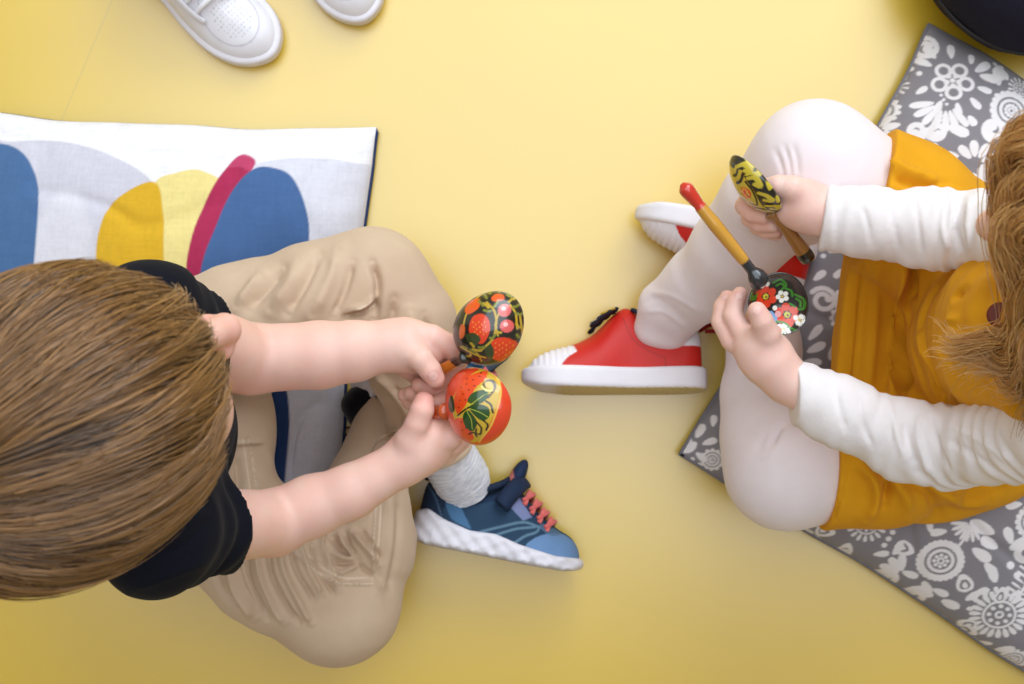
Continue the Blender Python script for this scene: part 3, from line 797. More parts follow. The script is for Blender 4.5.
# spoon B: gold ground, red rim
cB, hB, oB = W(478.5, 406, .288), (-.87, -.16, -.46), (.5, .1, -.86)
MB_ = fr(cB, hB, oB)
red = (224, 66, 30)
mB = [('poly', q((330, 372), (375, 342), (412, 348), (438, 400), (436, 455), (408, 530), (372, 584), (330, 580), (292, 520), (284, 440)), 1, (206, 170, 46)),
      ('line', q((372, 338), (414, 344), (443, 400), (440, 458), (412, 534), (374, 588)), .7, (228, 190, 70)),
      ('poly', q((288, 440), (305, 395), (340, 362), (392, 346), (394, 372), (362, 402), (345, 430), (322, 470), (300, 492), (290, 470)), 1, (230, 74, 24)),
      ('poly', q((290, 512), (318, 508), (340, 535), (356, 575), (335, 585), (305, 556)), 1, (228, 72, 26)),
      ('poly', q((334, 452), (345, 425), (372, 412), (404, 412), (400, 440), (372, 458)), 1, (30, 74, 20)),
      ('poly', q((338, 466), (368, 458), (404, 470), (408, 500), (384, 516), (352, 492)), 1, (26, 70, 20)),
      ('poly', q((322, 488), (340, 482), (366, 520), (352, 552), (330, 540), (318, 512)), 1, (28, 72, 20)),
      ('poly', q((276, 430), (286, 440), (290, 480), (276, 486), (268, 462)), 1, (24, 50, 16)),
      ('line', q((336, 468), (372, 440), (404, 420)), .35, (180, 190, 60)), ('line', q((340, 474), (374, 486), (404, 504)), .35, (180, 190, 60)), ('line', q((332, 484), (346, 512), (350, 544)), .35, (180, 190, 60)),
      ('line', q((300, 498), (322, 480), (338, 470)), .9, (20, 20, 12)),
      ('line', q((392, 404), (388, 388), (402, 378), (420, 384), (426, 404), (414, 424), (404, 436)), 1.0, (60, 44, 16)),
      ('line', q((380, 398), (398, 412), (416, 412)), .9, (240, 226, 130)), ('line', q((396, 448), (414, 462), (420, 488)), .9, (40, 34, 14)),
      ('line', q((364, 520), (380, 540), (376, 562), (362, 556), (364, 544)), .9, (40, 34, 14)), ('line', q((388, 516), (402, 530), (396, 548)), .9, (40, 34, 14)),
      ('line', q((340, 560), (356, 556), (366, 570)), .8, (40, 34, 14)),
      ('dot', q((312, 402), (330, 390), (352, 376), (372, 364), (318, 424), (338, 410), (356, 396), (308, 446), (326, 444), (304, 470), (378, 352), (332, 372), (312, 520), (328, 540), (316, 548), (340, 562)), .75, (40, 14, 8))]
pb = motif_painter(MB_, red, mB, 1 / 1290, (.0288, .0305, .0185))
spoon('red rimmed golden spoon with green leaves and dotted strawberries, lower one held by the boy', cB, hB, oB, .0288, .0305, .0185, pb, plain((190, 44, 26)),
      .040, [(0, .007), (.006, .0056), (.012, .0058), (.03, .0062), (.036, .0062), (.039, .0052), (.040, .002)], [(.05, (200, 84, 30)), (.08, (196, 56, 24)), (.09, (190, 50, 20))], bend=.3)
# spoon C: golden, seen nearly edge on
cC, hC, oC = W(755, 184, .262), (.56, -.66, -.34), (.74, .56, -.16)
MC = fr(cC, hC, oC)
def uv(P): return P
K5 = 5.7
def loc_painter(base, motifs):
    L = [(k, np.array(p, float) * .001, w * .001, lin(c)) for k, p, w, c in motifs]
    def f(x, y):
        c = np.tile(lin(base), (len(x), 1))
        for k, P, w, col in L:
            d = d_line(x, y, P, 5) - w if k == 'line' else d_poly(x, y, P, 5) if k == 'poly' else np.min([np.hypot(x - p[0], y - p[1]) for p in P], 0) - w
            c = mix(c, col, sm(.00022, -.00022, d))
        return c
    return f
Y_ = (206, 186, 52)
mC = [('poly', [(-27, -24), (22, -24), (22, 8), (14, 12), (2, 15), (-12, 12), (-27, 8)], 1, (206, 186, 52)), ('dot', [(3, 6.7)], 5.2, (222, 70, 26)), ('line', [(0, 4.3), (4, 3.5), (7, 6.7), (4, 9.1), (2, 7.5)], 0.9, (240, 170, 40)), ('dot', [(1, 8.3)], 1.4, (214, 190, 60)), ('line', [(-8, 1.1), (-11, 7.5), (-5, 12.3), (4, 13.9), (12, 11.5)], 0.9, (24, 26, 16)), ('line', [(-14, -0.5), (-16, 7.5), (-20, 12.3)], 1.3, (24, 26, 16)), ('line', [(12, 1.1), (14, 7.5), (19, 11.5)], 1.3, (24, 26, 16)), ('line', [(18, -0.5), (19, 4.3), (24, 7.5)], 1.1, (24, 26, 16)), ('line', [(-20, 1.1), (-23, 5.9), (-27, 9.1)], 1.1, (24, 26, 16)), ('line', [(6, -2.1), (0, -3.7), (-6, -2.1)], 0.9, (24, 26, 16)), ('line', [(24, 4.3), (24, 11.5), (18, 16.3), (20, 12.3)], 1.2, (206, 186, 52)), ('line', [(14, 13.9), (12, 18.7), (4, 20.3), (8, 17.1)], 1.3, (206, 186, 52)), ('line', [(17, 13.1), (16, 17.1), (12, 21.1)], 0.9, (206, 186, 52)), ('line', [(0, 17.1), (-5, 20.3), (-12, 20.3), (-8, 17.1)], 1.3, (206, 186, 52)), ('line', [(-14, 13.9), (-18, 17.9), (-23, 15.5), (-19, 13.9)], 1.2, (206, 186, 52)), ('line', [(-2, 23.5), (6, 23.5)], 0.8, (206, 186, 52)), ('line', [(-10, 23.5), (-16, 21.1)], 0.8, (206, 186, 52))]
spoon('golden and black painted spoon seen edge on, upper one in the hands of the girl', cC, hC, oC, .030, .0235, .014, loc_painter((24, 26, 16), mC), plain((40, 30, 20)),
      .056, [(0, .0055), (.008, .0042), (.03, .0056), (.05, .0068), (.055, .006), (.056, .002)], [(.045, (150, 100, 44)), (.06, (26, 26, 20)), (.07, (26, 26, 20))])
# spoon D: black bowl with flowers, open side up
cD, hD, oD = W(779.5, 304.5, .262), (-.66, .76, .20), (.06, -.12, 1)
MD = fr(cD, hD, oD)
def p2(x, y): return (660 + x / K3, 240 + y / K3)
mD = []
for (x, y, xx, yy, col) in [(372, 198, 1, 1, (222, 60, 30)), (445, 260, 1, 1, (226, 66, 34))]:
    mD.append(('dot', [p2(x + 27 * math.cos(a), y + 26 * math.sin(a)) for a in np.arange(6) * math.pi / 3 + .4], 4.2, col))
    mD.append(('dot', [p2(x, y)], 3.0, (206, 200, 60))); mD.append(('dot', [p2(x + 2, y + 2)], 1.2, (120, 60, 20)))
for (x, y, n, r) in [(363, 148, 4, 13), (430, 198, 5, 14), (482, 275, 4, 12), (428, 305, 4, 12), (405, 238, 1, 0)]:
    mD.append(('dot', [p2(x + r * math.cos(a), y + r * math.sin(a)) for a in np.arange(n) * 2 * math.pi / n + .5], 2.5, (240, 240, 232)))
    if r: mD.append(('dot', [p2(x, y)], 1.2, (220, 190, 60)))
mD += [('dot', [p2(388, 262), p2(398, 270)], 4.2, (128, 170, 220)), ('dot', [p2(415, 258)], 3.2, (236, 170, 170)), ('dot', [p2(400, 298), p2(410, 308)], 3, (230, 110, 30))]
for P in [((395, 150), (420, 138), (440, 158), (425, 175)), ((408, 160), (424, 152), (434, 162)), ((470, 190), (495, 205), (495, 235), (480, 240)), ((474, 204), (486, 214), (486, 230)),
          ((312, 175), (308, 200), (330, 205), (338, 188)), ((318, 184), (318, 196), (328, 196)), ((445, 300), (465, 312), (455, 330)), ((420, 320), (440, 335), (460, 322)), ((352, 235), (372, 250), (380, 275)), ((455, 222), (470, 232)), ((440, 170), (458, 178), (462, 196)), ((408, 283), (430, 286), (446, 296))]:
    mD.append(('line', [p2(*t) for t in P], 1.0, (52, 138, 30)))
pd = motif_painter(MD, (16, 16, 12), mD, 1 / 1250)
spoon('black spoon painted with flowers, its red tipped gold handle pointing up left', cD, hD, oD, .0262, .0240, .013, plain((26, 26, 22)), pd,
      .102, [(0, .0085), (.006, .0075), (.012, .0042), (.02, .0042), (.024, .0048), (.06, .0056), (.078, .0050), (.080, .0044), (.094, .0062), (.098, .0060), (.102, .0018)],
      [(.021, (34, 40, 46)), (.077, (206, 150, 50)), (.11, (206, 48, 30))], facets=8)

# ------------------------------------------------------------- shoes (local: x heel->toe, y up from the sole, z sideways)
def footprint(L, w, bend=.006, toe=1.0):
    xs = np.array([0, .02, .10, .25, .42, .58, .74, .87, .96, 1.0]) * L
    hw = np.array([.0, .45, .74, .80, .78, .92, 1.0, .86 * toe, .50 * toe, 0]) * w
    c = bend * np.sin(xs / L * math.pi * 1.1 + .3)
    P = [(x, cc + h) for x, h, cc in zip(xs, hw, c)] + [(x, cc - h) for x, h, cc in list(zip(xs, hw, c))[1:-1][::-1]]
    return P
def shoe(L, w, toppts, soletop, solebot, up_paint, sole_paint, h=.0013, bend=.006, kshape=None, ridge=None):
    P = footprint(L, w, bend)
    hm = max(p[1] for p in toppts) + .01
    lo = (-.008, -.006, -w - .014); hi = (L + .008, hm, w + .014)
    f = Field(lo, hi, h)
    X2, Z2 = np.meshgrid(f.ax[0].astype(float), f.ax[2].astype(float), indexing='ij')
    foot = d_poly(X2, Z2, P, 5).astype(f32)[:, None, :]
    X = f.ax[0][:, None, None]; Y = f.ax[1][None, :, None]; Z = f.ax[2][None, None, :]
    yt = np.interp(f.ax[0], [p[0] for p in soletop], [p[1] for p in soletop]).astype(f32)[:, None, None]
    yb = np.interp(f.ax[0], [p[0] for p in solebot], [p[1] for p in solebot]).astype(f32)[:, None, None]
    def smax(a, b, k):
        hh = np.clip(.5 - .5 * (b - a) / k, 0, 1); return b + (a - b) * hh + k * hh * (1 - hh)
    rd_ = 0 if ridge is None else ridge(X, Y)
    ds = smax(foot - f32(.001) + rd_, np.maximum(yb - Y, Y - yt), f32(.005))
    f.g = np.broadcast_to(ds, f.n).astype(f32).copy()
    Vs, Fs = f.mesh()
    g = Field(lo, hi, h)
    tx = np.array([p[0] for p in toppts]); ty = np.array([p[1] for p in toppts])
    cm = catmull(np.stack([tx, ty], 1), 6)
    top = np.interp(f.ax[0], cm[:, 0], cm[:, 1]).astype(f32)[:, None, None]
    y0 = yt - f32(.004)
    hn = np.clip((Y - y0) / (top - y0), 0, 1)
    pw = np.interp(f.ax[0], [0, .35 * L, .6 * L, L], [5, 5, 2.4, 2.2]).astype(f32)[:, None, None]
    wx = np.maximum(-foot.min(axis=2, keepdims=True), f32(.002))
    lean = np.interp(f.ax[0], [0, .3 * L, .5 * L, L], [.30, .34, .55, .85]).astype(f32)[:, None, None]
    inset = wx * (f32(1) - np.sqrt(np.clip(1 - hn ** pw, 0, 1))) * lean / lean + wx * .18 * hn
    du = foot + f32(.0035) + inset
    du = np.maximum(du, np.maximum(y0 - Y, Y - top))
    g.g = np.broadcast_to(du, g.n).astype(f32).copy()
    Vu, Fu = g.mesh(2)
    return (Vs, Fs, sole_paint(Vs)), (Vu, Fu, up_paint(Vu))

def place(name, tri, Mx, parent, m):
    V = xf(tri[0], Mx); F = tri[1]
    if np.linalg.det(Mx[:3, :3]) < 0: F = F[:, ::-1]
    return mk(name, V, F, m, parent, tri[2] if len(tri) > 2 else None)

# --- blue trainer
angB = math.radians(11.2)
def frame2d(o, ang, tilt=0, flip=1):
    """shoe lying on its side: x along ang in the photo plane (clockwise), y up in the photo, tilt rolls about x"""
    ex = np.array([math.cos(ang), -math.sin(ang), 0]); ey = flip * np.array([math.sin(ang), math.cos(ang), 0]); ez = np.array([0, 0, 1.])
    c, s = math.cos(tilt), math.sin(tilt)
    return mat4(ex, ey * c + ez * s, ez * c - ey * s, o)
oB1 = W(410, 541, .036)
MB1 = frame2d(oB1, angB, math.radians(-8))
Minv = np.linalg.inv(MB1)
def lb(x, y):                                     # crop point -> local (x,y) of the blue trainer's visible side
    p = W(390 + x / 4.276, 440 + y / 4.276, .062); l = Minv[:3, :3] @ p + Minv[:3, 3]; return (l[0], l[1])
def pB(V):
    X, Y = V[:, 0], V[:, 1]
    c = np.tile(lin((34, 62, 88)), (len(V), 1))
    def lay(c, d, col, a=1, w=.0004): return mix(c, lin(col), a * sm(w, -w, d))
    c = lay(c, d_poly(X, Y, [lb(*p) for p in [(110, 140), (235, 185), (255, 240), (225, 300), (235, 345), (100, 300)]], 1), (24, 42, 66))
    c = lay(c, d_line(X, Y, [lb(150, 180), lb(190, 240), lb(222, 330)]) - .0004, (90, 120, 148))
    c = lay(c, d_poly(X, Y, [lb(*p) for p in [(240, 255), (330, 245), (300, 275), (345, 375), (320, 370), (262, 335)]], 3), (70, 112, 150))
    c = lay(c, d_poly(X, Y, [lb(*p) for p in [(335, 225), (440, 150), (480, 240), (400, 270), (350, 268)]], 2), (22, 44, 72))
    for P in [[(390, 392), (470, 372), (570, 352), (640, 372)], [(455, 405), (540, 380), (620, 372)], [(530, 440), (580, 410), (625, 395), (640, 376)]]:
        c = lay(c, d_line(X, Y, [lb(*p) for p in P]) - .0012, (92, 124, 146))
    c = lay(c, d_poly(X, Y, [lb(*p) for p in [(575, 460), (640, 410), (735, 400), (800, 440), (850, 500), (760, 530), (650, 500)]], 4), (104, 138, 180))
    c = lay(c, d_poly(X, Y, [lb(*p) for p in [(640, 370), (670, 360), (740, 400), (690, 410)]], 4), (84, 112, 140), .8)
    c = lay(c, d_poly(X, Y, [lb(*p) for p in [(470, 240), (545, 225), (610, 330), (570, 345)]], 1), (120, 130, 170))
    return c
def sB(V):
    c = np.tile(lin((226, 224, 232)), (len(V), 1))
    c = mix(c, lin((150, 140, 120)), sm(.0045, .0015, V[:, 1] - .0 - .02 * 0) * .6)
    return mix(c, lin((196, 194, 204)), .5 * sm(.2, .7, vnoise(V[:, 0] * 160, V[:, 1] * 160, V[:, 2] * 160)))
tpB = [(0, .050), (.008, .064), (.03, .066), (.055, .061), (.074, .070), (.086, .077), (.1, .067), (.12, .050), (.14, .040), (.155, .034), (.169, .020)]
stB = [(0, .031), (.012, .0345), (.03, .027), (.055, .0215), (.08, .023), (.105, .0175), (.14, .0135), (.169, .0155)]
sbB = [(0, .004), (.015, 0), (.12, 0), (.15, .0005), (.169, .004)]
lump = lambda X, Y: (.0011 * np.sin(X * 330) * np.sin(Y * 420 + X * 60)).astype(f32) + np.where(Y < .004, .0012 * (np.sin(X * 700) > 0), 0).astype(f32)
soleB, upB = shoe(.169, .034, tpB, stB, sbB, pB, sB, ridge=lump)
def ring_at(P, r, col=None, n=8): return tube(catmull(P, 6), r, n)
def blue_trainer(parent, Mx):
    place('sole', soleB, Mx, None, M['rubber'])
    so = bpy.context.scene.collection.objects[-1]
    return so
def shoe_parts(kindname, parent, Mx, up, sole, um, extras):
    u = place(kindname, up, Mx, parent, um)
    place('sole', sole, Mx, u, M['rubber'])
    for nm, tri, mm in extras: place(nm, tri, Mx, u, mm)
    return u
sol = lambda c: lin(c)
def T3(P, r, col, n=8, flat=None, s=5):
    v, f = tube(catmull(P, s), r, n, flat=flat); return (v, f, np.tile(lin(col), (len(v), 1)))
exB = []
col_pts = [(.004, .064, 0), (.012, .066, .020), (.035, .0655, .025), (.058, .062, .024), (.076, .070, .018), (.084, .077, 0), (.076, .070, -.018), (.058, .062, -.024), (.035, .0655, -.025), (.012, .066, -.020), (.004, .064, 0)]
exB.append(('collar', T3(col_pts, .0038, (22, 38, 62)), M['mesh']))
f_ = Field((.06, .06, -.024), (.11, .105, .024), .001)
f_.ell((.090, .080, 0), (.0075, .020, .015), M=[(math.cos(.3), -math.sin(.3), 0), (math.sin(.3), math.cos(.3), 0), (0, 0, 1)])
tv, tf = f_.mesh(); exB.append(('tongue', (tv, tf, mix(np.tile(lin((24, 44, 76)), (len(tv), 1)), lin((206, 124, 118)), sm(.088, .086, tv[:, 0] + (tv[:, 1] - .08) * .3))), M['mesh']))
exB.append(('strap', T3([(.080, .050, .031), (.086, .062, .027), (.094, .074, .015), (.098, .0785, 0), (.094, .074, -.015), (.086, .062, -.027)], [.0088] * 26, (24, 42, 70), 10, ((.55, .83, 0), .35)), M['mesh']))
lc = []
for i in range(4):
    x = .104 + i * .0085; y = .0655 - i * .0072
    a = [(x - .002, y - .010, .018), (x, y, .010), (x + .001, y + .0035, 0), (x, y, -.010), (x - .002, y - .010, -.018)]
    b2 = [(x - .004, y - .006, .019), (x + .004, y + .0005, .008), (x + .006, y + .0015, -.006), (x + .004, y - .006, -.018)]
    lc += [T3(a, .0026, (226, 112, 106), 6), T3(b2, .0023, (216, 104, 100), 6)]
exB.append(('laces', join(lc), M['knit']))

# --- red slip-on
MR1 = mat4((-1, .0, 0), (0, math.cos(.17), -math.sin(.17)) , (0, -math.sin(.17), -math.cos(.17)), W(706, 391, .040))
Ri = np.linalg.inv(MR1)
def lr(x, y):
    p = W(510 + x / 2.85, 180 + y / 2.85, .068); l = Ri[:3, :3] @ p + Ri[:3, 3]; return (l[0], l[1])
def pR(V):
    X, Y = V[:, 0], V[:, 1]
    c = np.tile(lin((200, 32, 22)), (len(V), 1))
    def lay(c, d, col, a=1, w=.0004): return mix(c, lin(col), a * sm(w, -w, d))
    c = lay(c, d_poly(X, Y, [lr(*p) for p in [(10, 585), (10, 420), (150, 420), (185, 458), (193, 480), (165, 500), (148, 522), (150, 560)]], 1), (232, 228, 234))
    c = lay(c, d_poly(X, Y, [lr(*p) for p in [(468, 462), (515, 395), (575, 380), (575, 462)]], 1), (226, 224, 230))
    c = lay(c, d_line(X, Y, [lr(330, 375), lr(355, 440), lr(400, 475), lr(450, 500)]) - .0004, (150, 24, 20))
    c = lay(c, d_line(X, Y, [lr(450, 500), lr(448, 560)]) - .0004, (150, 24, 20))
    return c
def sR(V):
    c = np.tile(lin((234, 230, 236)), (len(V), 1))
    c = mix(c, lin((222, 204, 156)), sm(.0016, .0004, V[:, 1]))
    tread = (np.abs(np.sin(V[:, 0] * 420 + V[:, 2] * 300)) < .22) & (V[:, 1] < .001)
    c[tread] = lin((170, 150, 100))
    return mix(c, lin((206, 202, 206)), .7 * sm(.0004, 0, np.abs(V[:, 1] - (.0135)) ))
tpR = [(0, .052), (.008, .064), (.025, .059), (.042, .059), (.058, .070), (.074, .084), (.088, .078), (.108, .058), (.128, .047), (.148, .041), (.165, .033), (.178, .018)]
stR = [(0, .0225), (.06, .021), (.178, .0215)]
sbR = [(0, 0), (.13, 0), (.16, .002), (.178, .007)]
def ridge_toe(X, Y): return np.where((X > .140) & (Y > .023), 0, 0).astype(f32)
soleR, upR = shoe(.178, .034, tpR, stR, sbR, pR, sR)
_v = upR[0]; _m = (upR[2][:, 1] > .5) & (_v[:, 0] > .13)
_v[_m, 1] += .0006 * np.sin(_v[_m, 0] * 1100)                        # shell ridges
exR = [('collar', T3([(.006, .063, 0), (.014, .062, .019), (.030, .0585, .023), (.046, .061, .021), (.060, .071, .013), (.070, .080, 0), (.060, .071, -.013), (.046, .061, -.021), (.030, .0585, -.023), (.014, .062, -.019), (.006, .063, 0)], .0022, (34, 42, 66)), M['mesh'])]
bows = []
for s in (-1, 1):
    bows.append(T3([(.086, .080, -s * .001), (.094, .0755, -s * .008), (.104, .068, -s * .016), (.112, .060, -s * .020)], [.0045, .0058, .006, .003] * 4, (24, 24, 34), 8, ((.6, .8, 0), .4), 5))
    bows.append(T3([(.092, .0785, -s * .004), (.106, .0695, -s * .011)], .0014, (226, 214, 190), 6, s=1)); bows.append(T3([(.088, .080, -s * .009), (.102, .0735, -s * .014)], .0010, (196, 160, 60), 6, s=1))
    bows.append(T3([(.112, .0655, -s * .006), (.1, .071, -s * .016)], .0012, (226, 214, 190), 6, s=1))
bows = [(v, f, c) for v, f, c in bows]
exR.append(('bow_trim', join(bows), M['mesh']))
exR.append(('pull_loop', join([T3([(.004, .060, .004), (-.006, .066, .006), (-.014, .062, .004), (-.018, .054, 0), (-.012, .058, -.004), (0, .058, -.004)], .0022, (150, 26, 30), 8, ((0, .6, .8), .5)), T3([(-.008, .067, .007), (-.012, .0655, .007)], .0013, (230, 220, 220), 6, s=1), T3([(-.0145, .0625, .006), (-.0165, .059, .005)], .0012, (230, 220, 220), 6, s=1)]), M['mesh']))

# --- white sneakers of somebody standing beyond the top of the photo
def pW(V):
    c = np.tile(lin((232, 230, 236)), (len(V), 1)); X, Y, Z = V.T
    d = np.minimum(np.abs(np.hypot((X - .150) / 1.25, Z) - .024) - .0004, 9)
    c = mix(c, lin((196, 192, 202)), sm(.0005, -.0002, d))
    hx = (X * 260) % 1 - .5; hz = (Z * 260) % 1 - .5
    perf = (np.hypot(hx, hz) < .22) & (np.hypot((X - .153) / 1.2, Z) < .017)
    c[perf] = lin((196, 194, 200))
    return c
def sW(V):
    c = np.tile(lin((228, 224, 230)), (len(V), 1)); c = mix(c, lin((190, 184, 186)), sm(.0005, .0, np.abs(V[:, 1] - .019)))
    return mix(c, lin((200, 186, 150)), sm(.002, .0, V[:, 1]))
tpW = [(0, .075), (.01, .085), (.04, .078), (.07, .082), (.09, .084), (.11, .068), (.135, .052), (.16, .043), (.18, .036), (.195, .022)]
soleW, upW = shoe(.200, .037, [(a * 1.02, b) for a, b in tpW], [(0, .026), (.2, .023)], [(0, 0), (.16, 0), (.2, .004)], pW, sW, h=.0015)
exW = []
ls = []
for i in range(6):
    x = .072 + i * .0115; y = np.interp(x, [.07, .09, .11, .135, .16], [.082, .084, .069, .053, .044]) + .001; w_ = .020
    ls.append(T3([(x - .002, y - .007, w_), (x, y + .0002, .012), (x + .002, y + .0025, 0), (x + .005, y - .0005, -.012), (x + .006, y - .009, -w_)], .0026, (238, 236, 240), 8))
exW.append(('laces', join(ls), M['knit']))
ey_ = []
for s in (-1, 1):
    ey_.append(T3([(.075, .074, s * .024), (.10, .069, s * .0235), (.125, .053, s * .0235), (.138, .046, s * .021)], .0035, (226, 224, 230), 8, ((0, .7, s * .7), .4)))
exW.append(('eyelet_stay', join(ey_), M['leather']))
exW.append(('collar', T3([(.006, .083, 0), (.02, .083, .022), (.045, .079, .026), (.07, .084, .020), (.078, .086, 0), (.07, .084, -.020), (.045, .079, -.026), (.02, .083, -.022), (.006, .083, 0)], .005, (222, 220, 228)), M['leather']))
def white_sneaker(label, toe_px, ang, L=.2):
    ex = np.array([math.cos(ang), -math.sin(ang), 0]); ez = np.array([0, 0, 1.])
    toe = W(*toe_px, 0.02); o = toe - ex * L; o[2] = 0
    Mx = mat4(ex, ez, np.cross(ex, ez), o)
    root = thing('sneaker', label, 'shoe', tuple(o), 'white sneakers')
    u = place('upper', upW, Mx, root, M['leather']); place('sole', soleW, Mx, root, M['rubber'])
    for nm, tri, mm in exW: place(nm, tri, Mx, root, mm)
white_sneaker('white lace-up sneaker, the one reaching further into the picture at the top', (271, 57), math.radians(44))
white_sneaker('white sneaker showing only its rounded toe, right of the other sneaker', (360, 22), math.radians(72))
SKIN = lin((238, 200, 184)); PINK = lin((230, 164, 150)); NAILC = lin((240, 196, 186))
def skin_col(V, pinks=(), nails=()):
    n = vnoise(V[:, 0] * 70, V[:, 1] * 70, V[:, 2] * 70)
    c = mix(np.tile(SKIN, (len(V), 1)), PINK, .18 + .16 * n)
    for p, r, a in pinks:
        c = mix(c, PINK, a * np.exp(-(np.linalg.norm(V - np.asarray(p), axis=1) / r) ** 2))
    for p, r in nails:
        d = np.linalg.norm(V - np.asarray(p), axis=1)
        c = mix(c, lin((214, 150, 138)), .7 * sm(r * 1.25, r, d)); c = mix(c, NAILC, sm(r, r * .85, d))
    return c

class Head:
    def __init__(s, c, F, U, k=1.0):
        s.c = np.asarray(c, float); s.k = k
        F = np.asarray(F, float); F /= np.linalg.norm(F); U = np.asarray(U, float); U = U - F * (U @ F); U /= np.linalg.norm(U)
        s.F, s.U = F, U; s.L = np.cross(U, F); s.M = np.stack([s.F, s.L, s.U])
    def p(s, f, l, u): return s.c + s.k * (s.F * f + s.L * l + s.U * u)
    def loc(s, V): return ((V - s.c) @ s.M.T) / s.k
    def build(s, f):
        k = s.k; E = lambda p, r, kk=.01: f.ell(s.p(*p), np.array(r) * k, kk, s.M)
        E((-.008, 0, .012), (.088, .073, .080)); E((.022, 0, -.035), (.060, .056, .064), .02)
        for q_ in (-1, 1):
            E((.048, q_ * .030, -.036), (.032, .028, .034), .015)
            E((.060, q_ * .028, .006), (.022, .026, .012), .012)
        E((.062, 0, -.082), (.020, .022, .017), .018)
        for q_ in (-1, 1): f.ell(s.p(.083, q_ * .031, -.010), np.array((.010, .017, .008)) * k, .006, s.M, op='c')
        for q_ in (-1, 1): E((.070, q_ * .031, -.010), (.012, .0145, .0115), .003)
        f.chain([s.p(.080, 0, .0), s.p(.092, 0, -.018), s.p(.099, 0, -.030)], [.006 * k, .0075 * k, .0105 * k], .006)
        for q_ in (-1, 1): E((.092, q_ * .0095, -.034), (.007, .006, .006), .004)
        f.chain([s.p(.078, -.020, -.060), s.p(.085, -.006, -.056), s.p(.085, .006, -.056), s.p(.078, .020, -.060)], [.002 * k, .0034 * k, .0034 * k, .002 * k], .003)
        f.chain([s.p(.078, -.018, -.062), s.p(.083, 0, -.065), s.p(.078, .018, -.062)], [.002 * k, .0042 * k, .002 * k], .003)
        for q_ in (-1, 1):
            e = s.p(-.004, q_ * .072, -.022)
            f.chain([s.p(.002, q_ * .070, -.045), s.p(-.006, q_ * .078, -.030), s.p(-.012, q_ * .082, -.008), s.p(-.002, q_ * .079, .004), s.p(.006, q_ * .073, -.006)], [.005, .0042, .004, .004, .003], .003)
            E((-.004, q_ * .073, -.020), (.010, .005, .02), .003)
        f.chain([s.p(-.022, 0, -.05), s.p(-.03, 0, -.11)], [.044 * k, .038 * k], .02)
    def paint(s, V, c, brow=(120, 84, 56)):
        f, l, u = s.loc(V).T
        fr_ = f > .04
        for q_ in (-1, 1):
            d = d_line(l, u, [(q_ * .015, .008), (q_ * .028, .013), (q_ * .044, .008)]) - .0022
            c = mix(c, lin(brow), .75 * sm(.0015, -.0015, d) * fr_)
            d = d_line(l, u, [(q_ * .018, -.016), (q_ * .031, -.0205), (q_ * .044, -.015)]) - .0009
            c = mix(c, lin((70, 44, 30)), .9 * sm(.0008, -.0008, d) * fr_)
            c = mix(c, PINK, .5 * np.exp(-(np.hypot(l - q_ * .034, u + .040) / .017) ** 2) * fr_)
        d = d_ell(l, u, 0, -.060, .017, .0062)
        c = mix(c, lin((206, 112, 104)), .75 * sm(.003, -.003, d) * (f > .06))
        return c

